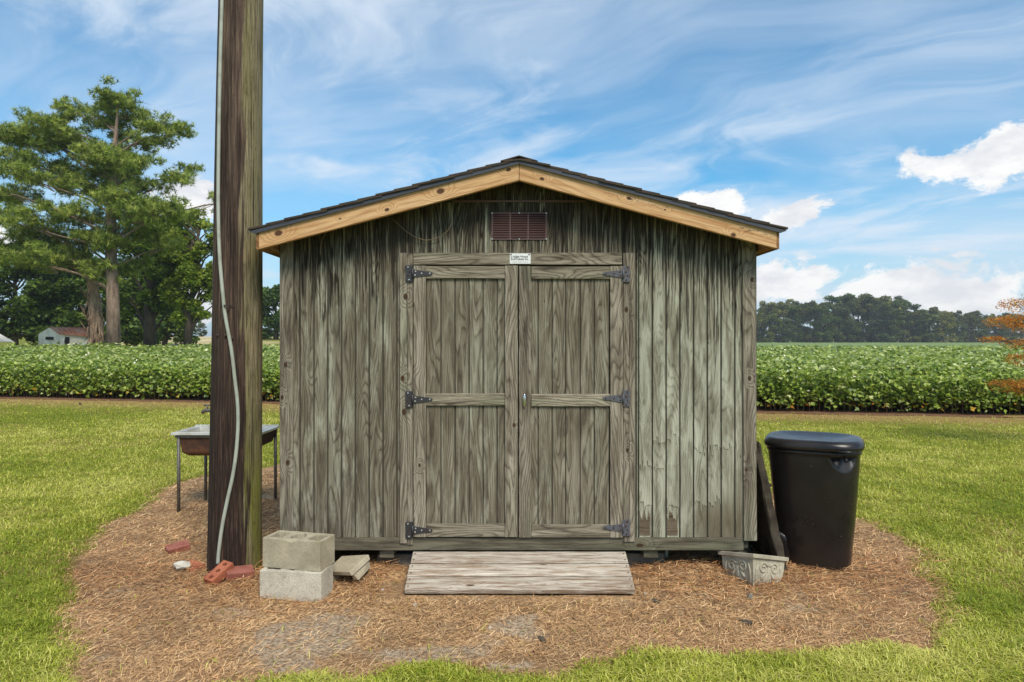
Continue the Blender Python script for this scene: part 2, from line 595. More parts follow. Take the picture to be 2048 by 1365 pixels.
M_CHROME = plain('chrome_handle', srgb(215, 215, 215), 0.18, metal=1.0, var=0.03, bump=0)
M_PLATE = plain('white_plate', srgb(222, 224, 222), 0.5, var=0.04, bump=0, dirt=srgb(150, 140, 120), dirt_amt=0.25)
M_INK = plain('black_print', srgb(38, 38, 44), 0.7, bump=0)
M_INKG = plain('grey_print', srgb(160, 162, 166), 0.7, bump=0)
M_WIRE = plain('dry_vine', srgb(122, 106, 84), 0.8)


def pole_mat():
    m, b, p = newmat('creosoted_pole')
    x, y, z = b.sep(b.obj())
    th = b.m('ARCTAN2', b.sub(x, b.mul(z, 0.0119)), b.mul(y, -1.0))        # 0 facing the camera, + to the right
    u = b.mul(th, 0.19)
    st = b.noise(b.comb(b.mul(u, 60.0), b.mul(z, 1.6), 0.0), 1.0, 5, 0.65, 0.3)
    fib = b.noise(b.comb(b.mul(u, 170.0), b.mul(z, 4.0), 3.0), 1.0, 4, 0.7)
    blot = b.noise(b.comb(b.mul(u, 9.0), b.mul(z, 0.9), 5.0), 1.0, 4, 0.6)
    up = b.ss(z, 0.6, 3.6)
    lowc = b.ramp(st, [(0.3, srgb(26, 17, 14)), (0.5, srgb(46, 32, 26)), (0.7, srgb(84, 62, 50))])
    hic = b.ramp(st, [(0.28, srgb(46, 35, 29)), (0.5, srgb(96, 78, 66)), (0.72, srgb(150, 128, 108))])
    c = b.mix(b.mul(up, b.ss(blot, 0.3, 0.6)), lowc, hic)
    c = b.mix(b.ss(fib, 0.52, 0.66, 0.0, 0.75), c, srgb(22, 15, 12))
    c = b.mix(b.ss(fib, 0.46, 0.34, 0.0, 0.35), c, srgb(140, 116, 96))
    # bleached strip with algae down the right flank
    wob = b.noise(b.comb(b.mul(u, 30.0), b.mul(z, 1.2), 9.0), 1.0, 4, 0.6)
    strip = b.ss(b.add(b.sub(th, b.ss(z, 2.6, 0.4, 0.0, 0.22)), b.mul(b.sub(wob, 0.5), 1.3)), 0.46, 0.66)
    pale = b.mix(b.ss(fib, 0.44, 0.6), srgb(146, 132, 104), srgb(96, 86, 62))
    alg = b.ramp(blot, [(0.35, srgb(74, 80, 28)), (0.65, srgb(128, 126, 52))])
    ga = b.mul(b.ss(z, 1.9, 0.4, 0.25, 0.95), b.ss(blot, 0.36, 0.6))
    sc = b.mix(ga, pale, alg)
    sc = b.mix(b.ss(st, 0.54, 0.66, 0.0, 0.75), sc, srgb(56, 48, 30))
    sc = b.mix(b.ss(fib, 0.55, 0.68, 0.0, 0.6), sc, srgb(52, 46, 30))
    c = b.mix(b.mul(strip, b.ss(st, 0.24, 0.42, 0.4, 1.0)), c, sc)
    crk = b.noise(b.comb(b.mul(u, 85.0), b.mul(z, 0.5), 12.0), 1.0, 3, 0.6, 0.4)
    c = b.mix(b.ss(crk, 0.60, 0.65, 0.0, 0.85), c, srgb(20, 14, 11))
    mot = b.noise(b.comb(b.mul(u, 45.0), b.mul(z, 9.0), 15.0), 1.0, 6, 0.72, 0.3)
    c = b.mix(b.ss(mot, 0.54, 0.66, 0.0, 0.5), c, srgb(34, 25, 20))
    b.lk(p.inputs['Base Color'], c)
    p.inputs['Roughness'].default_value = 0.85
    p.inputs['Specular IOR Level'].default_value = 0.3
    bumped(b, p, b.add(b.mul(st, 0.8), b.mul(fib, 0.5)), 1.0, 0.014)
    return m


M_POLE = pole_mat()
M_CABLE = plain('grey_conduit', srgb(166, 170, 158), 0.55, var=0.1, nscale=8, bump=0, dirt=srgb(120, 122, 104), dirt_amt=0.5)
M_STRAP = plain('rusty_strap', srgb(58, 48, 44), 0.75, var=0.3)


def concrete(name, c0, c1, speck=0.5, scale=1.0, moss=0.0):
    m, b, p = newmat(name)
    P = b.pos()
    big = b.noise(P, 7 * scale, 4, 0.6)
    fine = b.noise(P, 120 * scale, 4, 0.75)
    pit = b.vor(P, 110 * scale)
    c = b.ramp(big, [(0.3, c1), (0.65, c0)])
    c = b.mix(b.ss(fine, 0.5, 0.7, 0.0, speck), c, tuple(v * 0.42 for v in c1))
    c = b.mix(b.ss(fine, 0.46, 0.3, 0.0, speck * 0.6), c, tuple(min(1, v * 1.35) for v in c0))
    if moss:
        c = b.mix(b.ss(b.noise(P, 14, 5, 0.65), 0.5, 0.66, 0.0, moss), c, srgb(84, 84, 58))
    b.lk(p.inputs['Base Color'], c)
    p.inputs['Roughness'].default_value = 0.95
    p.inputs['Specular IOR Level'].default_value = 0.2
    bumped(b, p, b.add(fine, b.mul(b.ss(pit, 0.0, 0.35), 0.6)), 0.9, 0.004)
    return m


M_BLOCK_TAN = concrete('tan_block_concrete', srgb(182, 172, 148), srgb(148, 138, 116), 0.5)
M_BLOCK_GREY = concrete('grey_block_concrete', srgb(204, 196, 178), srgb(166, 158, 142), 0.85)
M_PLANTER = concrete('planter_concrete', srgb(192, 184, 164), srgb(148, 140, 122), 0.35, moss=0.3)
M_SLAB = concrete('dark_slab_concrete', srgb(84, 76, 66), srgb(52, 45, 38), 0.6, moss=0.3)
M_BRICK = concrete('red_brick_clay', srgb(178, 110, 82), srgb(150, 86, 64), 0.25, 1.4)
M_BRICK2 = concrete('dark_red_brick_clay', srgb(164, 106, 92), srgb(132, 80, 68), 0.3, 1.4)
M_STONE = concrete('white_stone', srgb(214, 210, 198), srgb(168, 160, 144), 0.3)
M_PAD = concrete('pad_concrete', srgb(128, 124, 114), srgb(94, 90, 82), 0.4)


def bin_mat():
    m, b, p = newmat('black_bin_plastic')
    P = b.pos()
    nz = b.noise(P, 5, 4, 0.6)
    c = b.ramp(nz, [(0.3, srgb(24, 21, 21)), (0.7, srgb(34, 30, 30))])
    sc = b.noise(b.mix(0.0, P, P), 60, 2, 0.5)
    c = b.mix(b.ss(sc, 0.74, 0.78, 0.0, 0.5), c, srgb(130, 126, 120))
    dust = b.mul(b.ss(b.noise(P, 3.2, 5, 0.65), 0.45, 0.7), 0.10)
    c = b.mix(dust, c, srgb(96, 84, 72))
    b.lk(p.inputs['Base Color'], c)
    b.lk(p.inputs['Roughness'], b.add(0.17, b.mul(nz, 0.28))
             )
    p.inputs['Specular IOR Level'].default_value = 0.38
    bumped(b, p, b.noise(P, 90, 2, 0.5), 0.08, 0.001)
    return m


M_BIN = bin_mat()
M_PIPE = plain('galvanised_pipe', srgb(112, 110, 108), 0.55, metal=0.4, var=0.25, dirt=srgb(86, 68, 54), dirt_amt=0.6)
M_ENAMEL = plain('white_enamel', srgb(206, 206, 200), 0.3, var=0.06, bump=0, dirt=srgb(150, 140, 118), dirt_amt=0.6, dscale=5)
M_RUST = plain('rusty_basin', srgb(104, 66, 44), 0.85, var=0.3, nscale=14, dirt=srgb(60, 44, 36), dirt_amt=0.8)
M_LEAF = leafmat('crop_leaf', 0.45, 0.3, 0.45)
M_GRASS = leafmat('grass_blade', 0.6, 0.35, 0.25, (1.2, 1.2, 0.6))
M_STRAW = leafmat('pine_straw', 0.75, 0.0, 0.2)
M_TREELEAF = leafmat('tree_leaf', 0.55, 0.38, 0.3)
M_NEEDLE = leafmat('pine_needle', 0.5, 0.38, 0.35)
M_ORANGE = leafmat('autumn_leaf', 0.6, 0.35, 0.3, (1.2, 1.0, 0.6))


def bark(name, c0, c1, su=14.0):
    m, b, p = newmat(name)
    x, y, z = b.sep(b.pos())
    v = b.comb(b.mul(x, su), b.mul(y, su), b.mul(z, su * 0.22))
    f = b.noise(v, 1.0, 6, 0.65, 0.4)
    b.lk(p.inputs['Base Color'], b.ramp(f, [(0.32, c1), (0.62, c0)]))
    p.inputs['Roughness'].default_value = 0.95
    bumped(b, p, f, 1.0, 0.06)
    return m


M_PINEBARK = bark('pine_bark', srgb(150, 128, 110), srgb(84, 66, 54), 7)
M_BARK = bark('dark_bark', srgb(94, 84, 70), srgb(48, 42, 35), 7)
M_SNAG = bark('snag_bark', srgb(164, 138, 114), srgb(90, 68, 54), 9)
M_TIN = plain('rusted_tin', srgb(190, 118, 82), 0.8, var=0.25, nscale=2.5, dirt=srgb(196, 170, 150), dirt_amt=0.6, dscale=1.4, bump=0)
M_HUTWALL = plain('whitewashed_wall', srgb(238, 230, 212), 0.8, var=0.08, nscale=3, bump=0, dirt=srgb(176, 168, 152), dirt_amt=0.6, dscale=1.5)
M_HUTDARK = plain('hut_opening', srgb(34, 30, 28), 0.9)

# ------------------------------------------------------------------ ground shape
def sstep(a, b, t):
    t = np.clip((np.asarray(t, float) - a) / (b - a), 0, 1)
    return t * t * (3 - 2 * t)


def vnoise(x, y, seed=0):
    """cheap smooth value noise"""
    x = np.asarray(x, float); y = np.asarray(y, float)
    xi, yi = np.floor(x).astype(np.int64), np.floor(y).astype(np.int64)
    fx, fy = x - xi, y - yi
    fx, fy = fx * fx * (3 - 2 * fx), fy * fy * (3 - 2 * fy)

    def h(a, b):
        n = (a * 374761393 + b * 668265263 + seed * 974711) & 0x7fffffff
        n = ((n ^ (n >> 13)) * 1274126177) & 0x7fffffff
        return ((n ^ (n >> 16)) & 0xffff) / 65535.0
    return (h(xi, yi) * (1 - fx) + h(xi + 1, yi) * fx) * (1 - fy) + (h(xi, yi + 1) * (1 - fx) + h(xi + 1, yi + 1) * fx) * fy


def fbm(x, y, seed=0, o=4):
    s, a, t = 0, 1, 0
    for i in range(o):
        s = s + a * vnoise(np.asarray(x) * 2 ** i, np.asarray(y) * 2 ** i, seed + i)
        t += a
        a *= 0.55
    return s / t


def H(x, y):
    x = np.asarray(x, float); y = np.asarray(y, float)
    near = sstep(40, 15, y) if False else 1 - sstep(12, 30, y)
    h = (fbm(x * 1.3, y * 1.3, 3, 3) - 0.5) * 0.035 * near + (fbm(x * 4.5, y * 4.5, 8, 2) - 0.5) * 0.022 * near
    left = 1 - sstep(-0.25, 0.05, x / np.maximum(y, 1))
    h = h + left * (0.62 * sstep(24, 44, y) + 1.75 * sstep(46, 125, y))
    # straw drifted against the shed's front edge, right and left of the ramp
    for xc, wd, hh in ((1.32, 0.42, 0.06), (-1.02, 0.22, 0.045)):
        h = h + hh * np.exp(-((x - xc) / wd) ** 2 - ((y - 5.1) / 0.22) ** 2)
    return h


def Hs(x, y):
    return float(H(x, y))


PATCH = [(190, 1375), (150, 1290), (130, 1210), (140, 1150), (172, 1100), (222, 1050), (282, 1003), (350, 970), (450, 948),
         (560, 930), None, (1735, 1046), (1785, 1066), (1832, 1120), (1880, 1190), (1905, 1235), (1860, 1275), (1700, 1297),
         (1500, 1303), (1300, 1313), (1150, 1326), (1060, 1345), (900, 1343), (680, 1350), (480, 1385), (300, 1400)]
POLY = []
for q in PATCH:
    if q is None:
        POLY += [(-2.6, 9.0), (0, 9.6), (2.6, 8.8), (3.0, 7.2)]
    else:
        d_ = CAM_H * F / (q[1] - HY)
        POLY.append(((q[0] - CX) * d_ / F, d_))
POLY = np.array(POLY)


def patch_sd(x, y):
    """signed distance to the bare patch (negative inside)"""
    x = np.asarray(x, float).ravel(); y = np.asarray(y, float).ravel()
    best = np.full(x.shape, 1e9)
    inside = np.zeros(x.shape, bool)
    n = len(POLY)
    for i in range(n):
        ax, ay = POLY[i]; bx, by = POLY[(i + 1) % n]
        ex, ey = bx - ax, by - ay
        t = np.clip(((x - ax) * ex + (y - ay) * ey) / (ex * ex + ey * ey), 0, 1)
        best = np.minimum(best, np.hypot(x - ax - t * ex, y - ay - t * ey))
        c = ((ay > y) != (by > y)) & (x < (bx - ax) * (y - ay) / (by - ay + 1e-12) + ax)
        inside ^= c
    sd_ = np.where(inside, -best, best)
    return sd_ + (fbm(x * 2.6, y * 2.6, 21, 3) - 0.5) * 0.42


def edge_y(x):
    return 17.45 - 0.19 * np.asarray(x, float)


def sand_f(x, y):
    v = fbm(x * 1.1, y * 1.6, 40, 4)
    for ax, ay, rw in ((650, 1235, 0.42), (740, 1225, 0.25), (620, 1290, 0.25), (1050, 1235, 0.3), (270, 1100, 0.25), (360, 1090, 0.3), (250, 1180, 0.3)):
        d_ = CAM_H * F / (ay - HY)
        q = ((x - (ax - CX) * d_ / F) / rw) ** 2 + ((y - d_) / (rw * 0.8)) ** 2
        v = v - 0.24 * np.exp(-q)
    return v


# lawn sheet: fine near the camera, coarse out to the horizon
def axis(a):
    return np.array(sorted(set(np.round(a, 4))))


xs = axis(np.concatenate([np.arange(-5, 5.001, 0.07), np.linspace(-16, -5, 40), np.linspace(5, 16, 40), -np.geomspace(16, 2500, 22), np.geomspace(16, 2500, 22)]))
ys = axis(np.concatenate([np.array([-2500, -600, -150, -40, -10, -2, 1.5]), np.arange(2.4, 9, 0.07), np.linspace(9, 30, 60), np.geomspace(30, 3000, 34)]))
gx, gy = np.meshgrid(xs, ys)
gz = H(gx, gy)
sdg = patch_sd(gx, gy).reshape(gx.shape)
bare = 1 - sstep(-0.12, 0.10, sdg)
dry = sstep(-2.6, -0.6, gy - edge_y(gx)) * (0.55 + 0.45 * fbm(gx * 0.9, gy * 1.8, 5, 3)) * (1 - sstep(3, 8, gy - edge_y(gx)))
tanf = sstep(0, 1, (gy - 60) / 8) * sstep(-0.545, -0.52, gx / np.maximum(gy, 1)) * (1 - sstep(-0.42, -0.36, gx / np.maximum(gy, 1)))
sand = 0.8 * (1 - np.clip((sand_f(gx, gy) - 0.16) * 6.0, 0, 1))
Vg = np.stack([gx, gy, gz], -1).reshape(-1, 3)
nx_, ny_ = len(xs), len(ys)
ii = np.arange((ny_ - 1) * (nx_ - 1))
r0, c0 = ii // (nx_ - 1), ii % (nx_ - 1)
a0 = r0 * nx_ + c0
Fg = np.stack([a0, a0 + 1, a0 + nx_ + 1, a0 + nx_], -1)
me = np_mesh('lawn', Vg, Fg, np.stack([bare.ravel(), dry.ravel(), tanf.ravel(), sand.ravel()], -1), smooth=True)
m, b, p = newmat('lawn_and_soil')
P = b.pos()
cr, cg, cb_ = b.sep(b.attr('Col', 'Color'))
n1 = b.noise(P, 1.3, 4, 0.6)
n2 = b.noise(P, 45.0, 4, 0.65)
n4 = b.noise(P, 6.0, 5, 0.65)
green = b.mix(n1, srgb(98, 106, 30), srgb(140, 140, 50))
green = b.mix(b.ss(n2, 0.48, 0.66, 0.0, 0.7), green, srgb(52, 62, 22))
green = b.mix(b.ss(n4, 0.55, 0.72, 0.0, 0.45), green, srgb(150, 138, 78))
strawc = b.mix(b.ss(n2, 0.38, 0.62), srgb(124, 94, 64), srgb(196, 160, 118))
strawc = b.mix(b.ss(n4, 0.52, 0.62, 0.0, 0.5), strawc, srgb(150, 128, 104))
strawc = b.mix(b.ss(b.noise(P, 2.1, 4, 0.6), 0.52, 0.62, 0.0, 0.5), strawc, srgb(124, 98, 72))
dryc = b.mix(n4, srgb(180, 148, 98), srgb(132, 106, 68))
sandc = b.mix(b.ss(n2, 0.36, 0.62), srgb(126, 106, 86), srgb(178, 160, 136))
strawc = b.mix(b.ss(b.add(b.attr('Col', 'Alpha'), b.mul(b.sub(n4, 0.5), 1.2)), 0.35, 0.75), strawc, sandc)
c = b.mix(cg, green, dryc)
c = b.mix(b.ss(cr, 0.35, 0.7), c, strawc)
c = b.mix(cb_, c, srgb(206, 186, 146))
b.lk(p.inputs['Base Color'], c)
p.inputs['Roughness'].default_value = 0.95
p.inputs['Specular IOR Level'].default_value = 0.15
bumped(b, p, b.add(n2, b.mul(n4, 0.8)), 0.9, 0.012)
tag(link('lawn', me, m), 'mown lawn with a bare straw patch round the shed', None, None, 'structure')


# ------------------------------------------------------------------ the shed
WY = 5.0
WS = F / WY                                  # px per metre at the wall


def X(pxx_): return (pxx_ - CX) / WS
def Z(pyy_): return CAM_H - (pyy_ - HY) / WS


WL, WR = X(562), X(1511)
SID_B = Z(1075)
YB = 8.1                                     # back wall
shed = thing('garden_shed', 'weathered grey-green plywood shed with double doors and new pine roof trim', 'shed', (RIDGE_X, WY + 0.02, 0))


def roof_z(x): return RIDGE_Z - SLOPE * abs(x - RIDGE_X)


front_wall = link('front_wall', None, None, None)
V, Fc = [], []
# backing sheet behind the grooves, cut to the gable
out = [(WL + 0.004, SID_B + 0.003), (WR - 0.004, SID_B + 0.003), (WR - 0.004, roof_z(WR) - 0.024), (RIDGE_X, roof_z(RIDGE_X) - 0.024), (WL + 0.004, roof_z(WL) - 0.024)]
bpy.data.objects.remove(front_wall)
front_wall = prism('front_wall', out, WY + 0.010, WY + 0.024, M_GROOVE, shed)


def plank(name, x0, x1, zb, ztop, yf, yb, mat, parent, ch=0.0025):
    xsn = [(x0, yb), (x0, yf + ch), (x0 + ch, yf), (x1 - ch, yf), (x1, yf + ch), (x1, yb)]
    V = [(x, y, zb) for x, y in xsn] + [(x, y, ztop(x) if callable(ztop) else ztop) for x, y in xsn]
    Fc = [(i, (i + 1) % 6, (i + 1) % 6 + 6, i + 6) for i in range(6)] + [(5, 4, 3, 2, 1, 0), (6, 7, 8, 9, 10, 11)]
    return link(name, pyd(name, V, Fc), mat, parent)


left_g = [562] + [600 + 27.65 * k for k in range(8)]
mid_g = [1023 + 27.65 * k for k in range(-8, 10)]
right_g = [1277 + 27.5 * k for k in range(8)] + [1511]
FLASH_Z = Z(403.5)
GAP = 0.0055
cols = list(zip(left_g[:-1], left_g[1:])) + [(left_g[-1], mid_g[0])] + list(zip(mid_g[:-1], mid_g[1:])) + [(mid_g[-1], right_g[0])] + list(zip(right_g[:-1], right_g[1:]))
for a, c_ in cols:
    if c_ - a < 3:
        continue
    x0, x1 = X(a) + (GAP if a > 563 else 0), X(c_) - (GAP if c_ < 1510 else 0)
    over_door = a > 815 and c_ < 1260
    zb = Z(516) if over_door else SID_B
    top = lambda x: min(roof_z(x) - 0.026, FLASH_Z - 0.006)
    if x0 < RIDGE_X < x1:
        top = lambda x: FLASH_Z - 0.006
    jy = random.uniform(-0.0012, 0.0012)
    plank('siding_board', x0, x1, zb, top, WY + jy, WY + 0.0095, M_SIDING, front_wall)
    if min(roof_z(x0), roof_z(x1)) - 0.03 > FLASH_Z + 0.02:
        plank('gable_board', x0, x1, FLASH_Z + 0.008, lambda x: roof_z(x) - 0.026, WY + 0.003, WY + 0.0095, M_SIDING, front_wall)
# loose veneer on the right-hand sheet
def flake(a, c_, y_top, y_bot, seed, curl=0.0035):
    rr = random.Random(seed)
    x0, x1 = X(a) + GAP, X(c_) - GAP
    n = 23
    V, Fc, at = [], [], []
    lev, zb = rr.uniform(-0.02, 0.02), []
    for i in range(n):
        if rr.random() < 0.35:
            lev = rr.uniform(-0.035, 0.045)
        zb.append(Z(y_bot) + lev + rr.uniform(-0.006, 0.006))
    for i in range(n):
        x = x0 + (x1 - x0) * i / (n - 1)
        zt = Z(y_top)
        for k in range(5):
            z = zt + (zb[i] - zt) * k / 4
            V.append((x, WY - 0.0022 - curl * (k / 4) ** 3 * (0.4 + 0.6 * math.sin(math.pi * i / (n - 1))), z))
            at.append((k / 4) ** 2)
    for i in range(n - 1):
        for k in range(4):
            a_ = i * 5 + k
            Fc.append((a_, a_ + 1, a_ + 6, a_ + 5))
    me = pyd('veneer_flake', V, Fc)
    ca_ = me.color_attributes.new('Col', 'FLOAT_COLOR', 'POINT')
    ca_.data.foreach_set('color', [v for q in at for v in (q, q, q, 1.0)])
    o = link('veneer_flake', me, M_SIDING, front_wall)
    md = o.modifiers.new('thick', 'SOLIDIFY')
    md.thickness = 0.0015
    return o


rg = right_g
for args in ((rg[0], rg[1], 846, 930, 1), (rg[0], rg[1], 940, 1012, 2), (rg[1], rg[2], 820, 878, 3), (rg[1], rg[2], 890, 934, 4),
             (rg[2], rg[3], 820, 880, 5), (rg[2], rg[3], 930, 1018, 6), (rg[4], rg[5], 840, 897, 7), (rg[5], rg[6], 845, 902, 8),
             (rg[6], rg[7], 850, 895, 9), (rg[4], rg[5], 950, 1012, 10), (rg[5], rg[6], 930, 1004, 11)):
    flake(*args)
for k in (0, 2):
    x0, x1 = X(rg[k]) + GAP + 0.002, X(rg[k + 1]) - GAP - 0.012
    rr = random.Random(40 + k)
    pts = [(x0, Z(1071)), (x1, Z(1071))] + [(x1 - (x1 - x0) * i / 8, Z(1032) + rr.uniform(-0.04, 0.05)) for i in range(9)]
    prism('torn_patch', pts, WY - 0.0016, WY + 0.003, M_RAWPLY, front_wall)
# side and back walls with grooves
for sx, xx in ((-1, WL + 0.003), (1, WR - 0.003)):
    V, Fc = [], []
    yy = WY + 0.026
    while yy < YB - 0.02:
        box(V, Fc, min(xx, xx - sx * 0.014), max(xx, xx - sx * 0.014), yy, min(yy + 0.094, YB), SID_B, roof_z(xx) - 0.03)
        yy += 0.1016
    link('side_wall', pyd('side_wall', V, Fc), M_SIDING, shed)
    boxm('side_backing', min(xx - sx * 0.016, xx - sx * 0.026), max(xx - sx * 0.016, xx - sx * 0.026), WY + 0.03, YB, SID_B + 0.004, roof_z(xx) - 0.04, M_GROOVE, shed, 0)
prism('back_wall', out, YB + 0.001, YB + 0.02, M_SIDING, shed)
boxm('floor', WL + 0.03, WR - 0.03, WY + 0.06, YB - 0.03, Z(1098), SID_B + 0.02, M_DARKWOOD, shed, 0)

# trim
TY = WY - 0.019
boxm('corner_trim', X(561), X(587.5), TY, WY - 0.002, Z(1076), roof_z(X(561)) - 0.03, M_TRIM_V, shed, 0.003)
V, Fc = [], []
box(V, Fc, -0.0475, 0.0475, TY, WY - 0.002, Z(1081) - Z(700), roof_z(X(1509)) - 0.03 - Z(700), Matrix.Translation((X(1497), 0, Z(700))) @ Matrix.Rotation(R(-0.35), 4, 'Y'))
V = [(v[0], v[1], min(v[2], roof_z(v[0]) - 0.03)) for v in V]
link('corner_trim', bevel(pyd('corner_trim', V, Fc), 0.003), M_TRIM_V, shed)
boxm('corner_return', X(561) - 0.004, X(561) + 0.012, WY + 0.001, WY + 0.09, SID_B - 0.02, roof_z(X(561)) - 0.04, M_TRIM_V, shed, 0.002)
boxm('corner_return', X(1511) - 0.010, X(1511) + 0.008, WY + 0.001, WY + 0.09, SID_B - 0.02, roof_z(X(1511)) - 0.04, M_TRIM_V, shed, 0.002)
boxm('door_trim', X(801), X(814.6), TY, WY - 0.002, Z(1086), Z(507), M_TRIM_V, shed, 0.002)
boxm('door_trim', X(815), X(826), TY + 0.003, WY - 0.002, Z(1089), Z(508), M_TRIM_V, shed, 0.002)
boxm('door_trim', X(1246), X(1257.5), TY + 0.002, WY - 0.002, Z(1083), Z(507), M_TRIM_V, shed, 0.002)
boxm('door_trim', X(1258), X(1268.5), TY + 0.004, WY - 0.002, Z(1083), Z(507), M_TRIM_V, shed, 0.002)
boxm('header_board', X(827.5), X(1243), WY - 0.026, WY - 0.004, Z(530.5), Z(507), M_TRIM_H, shed, 0.002)
boxm('skirt_board', X(590), X(1487), WY - 0.004, WY + 0.032, Z(1101), Z(1075.6), M_SKIRT, shed, 0.003)
boxm('skirt_board', X(1488), X(1499), WY + 0.03, YB, Z(1100), Z(1075.6), M_SKIRT, shed, 0.003)
boxm('flashing', X(905), X(1172), WY - 0.010, WY + 0.006, FLASH_Z - 0.006, FLASH_Z + 0.008, M_FLASH, shed, 0.001)

# doors
def door(x0, x1, grooves, stiles, rails, zt, zb):
    o = prism('door', [(X(x0) + 0.004, zb + 0.01), (X(x1) - 0.004, zb + 0.01), (X(x1) - 0.004, zt - 0.01), (X(x0) + 0.004, zt - 0.01)], WY + 0.0015, WY + 0.0095, M_GROOVE, shed)
    for a, c_ in zip(grooves[:-1], grooves[1:]):
        plank('door_board', X(a) + 0.004, X(c_) - 0.004, Z(1060), Z(545), WY - 0.007 + random.uniform(-0.001, 0.001), WY + 0.0012, M_DOOR, o)
    for a, c_ in stiles:
        boxm('stile', X(a), X(c_), WY - 0.026, WY - 0.0075, zb, zt, M_TRIM_V, o, 0.0025)
    for (a, c_), (t, u_) in rails:
        boxm('rail', X(a), X(c_), WY - 0.025, WY - 0.0075, Z(u_), Z(t), M_TRIM_H, o, 0.0025)
    return o


dl = door(828, 1036, [852, 882, 910, 938, 966, 994, 1011], [(828, 852.5), (1010, 1035.3)],
          [((853, 1009.5), (533.5, 558)), ((852.8, 1009.3), (787, 811)), ((853, 1009.5), (1046.5, 1072.5))], Z(532.5), Z(1073))
dr = door(1038, 1246, [1060, 1076, 1104, 1131, 1160, 1188, 1218.5], [(1037.6, 1062), (1219.3, 1245)],
          [((1062.5, 1218.8), (534.5, 559)), ((1062.5, 1218.8), (788, 812.5)), ((1062.5, 1218.8), (1048, 1073.5))], Z(533.5), Z(1074))


def disc(name, x, y, z, r, t, mat, parent, n=8):
    V = [(x + r * math.cos(2 * math.pi * k / n), y, z + r * math.sin(2 * math.pi * k / n)) for k in range(n)]
    V += [(x + 0.75 * r * math.cos(2 * math.pi * k / n), y - t, z + 0.75 * r * math.sin(2 * math.pi * k / n)) for k in range(n)]
    Fc = [(k, (k + 1) % n, (k + 1) % n + n, k + n) for k in range(n)] + [tuple(range(n, 2 * n))]
    return link(name, pyd(name, V, Fc), mat, parent)


def hinge(xj, yc, s, mat, smat, drop=0.0):
    """xj: joint pixel column; s = +1 strap runs right (left-hand hinges)"""
    xw, zc = X(xj), Z(yc)
    yf = WY - 0.030
    o = boxm('hinge', min(xw, xw - s * 0.052), max(xw, xw - s * 0.052), yf, TY - 0.0005, zc - 0.059, zc + 0.059, mat, shed, 0.001)
    L = 0.142
    pts = [(0, 0.029), (L * 0.96, 0.009), (L, 0.0), (L * 0.96, -0.009), (0, -0.029)]
    ca, sa = math.cos(drop), math.sin(drop)
    pts = [(xw + s * (x * ca - z * sa) + s * 0.004, zc + x * sa + z * ca) for x, z in pts]
    prism('strap', pts, yf - 0.003, WY - 0.0265, mat, o)
    tubem('hinge_pin', [(xw, yf - 0.005, zc - 0.034), (xw, yf - 0.005, zc + 0.034)], 0.0075, mat, o)
    for dx_, dz_ in ((-0.034, 0.046), (-0.022, 0.012), (-0.034, -0.014), (-0.026, -0.046)):
        hole = s > 0 and abs(dz_) < 0.03
        disc('screw', xw + s * dx_, yf - 0.0002, zc + dz_, 0.0062, 0.003, M_RUSTSCREW if hole else smat, o)
    for dx_, dz_ in ((0.022, 0.014), (0.018, -0.013), (0.066, 0.0), (0.125, 0.0)):
        disc('screw', xw + s * dx_, yf - 0.0032, zc + dz_, 0.0062, 0.003, smat, o)
    return o


for yc in (548, 798.5, 1058.5):
    hinge(826.5, yc, 1, M_HINGE_B, M_SCREW, R(-1.0))
for yc in (549, 796.5, 1054):
    hinge(1244.5, yc, -1, M_HINGE_G, M_RUSTSCREW, R(1.2))

# handle
hx, hz = X(1049), Z(797)
disc('door_handle', hx, WY - 0.0262, hz - 0.012, 0.012, 0.004, M_CHROME, dr, 12)
rings = []
for t, r_ in ((0.036, 0.002), (0.033, 0.006), (0.02, 0.0095), (0.0, 0.0105), (-0.02, 0.011), (-0.045, 0.0095), (-0.058, 0.006), (-0.061, 0.002)):
    rings.append([(hx + r_ * math.cos(a), WY - 0.041 + r_ * 0.8 * math.sin(a), hz + t) for a in np.linspace(0, 2 * math.pi, 10, endpoint=False)])
V, Fc = loft(rings)
link('handle_grip', pyd('handle_grip', V, Fc, True), M_CHROME, dr)

# vent
vx0, vx1, vz0, vz1 = X(983), X(1094), Z(480.5), Z(425.5)
vent = boxm('vent', vx0, vx1, WY - 0.007, WY - 0.0035, vz0, vz1, M_VENT, shed, 0.001)
cw = (vx1 - vx0 - 0.012) / 3
V, Fc = [], []
for dxk in range(3):
    xa = vx0 + 0.006 + dxk * cw + 0.005
    xb = xa + cw - 0.010
    for k in range(14):
        z0 = vz0 + 0.016 + k * 0.0128
        sV = [(xa, WY - 0.0074, z0 + 0.0112), (xb, WY - 0.0074, z0 + 0.0112), (xb - 0.004, WY - 0.0155, z0 + 0.003), (xa + 0.004, WY - 0.0155, z0 + 0.003), (xa, WY - 0.0074, z0 + 0.001), (xb, WY - 0.0074, z0 + 0.001)]
        if dxk == 0 and k == 0:
            pass
        link('louver', pyd('louver', sV, [(3, 2, 1, 0), (0, 4, 3), (1, 2, 5)]), M_VENT, vent)
    boxm('vent_opening', xa + 0.001, xb - 0.001, WY - 0.0076, WY - 0.0072, vz0 + 0.0165, vz0 + 0.0165 + 13.6 * 0.0128, M_VENTDARK, vent, 0)
for fx in (0.012, 0.5, 0.988):
    for zz in (vz0 + 0.006, vz1 - 0.006):
        disc('screw', vx0 + (vx1 - vx0) * fx, WY - 0.0071, zz, 0.0058, 0.003, M_SCREW, vent)

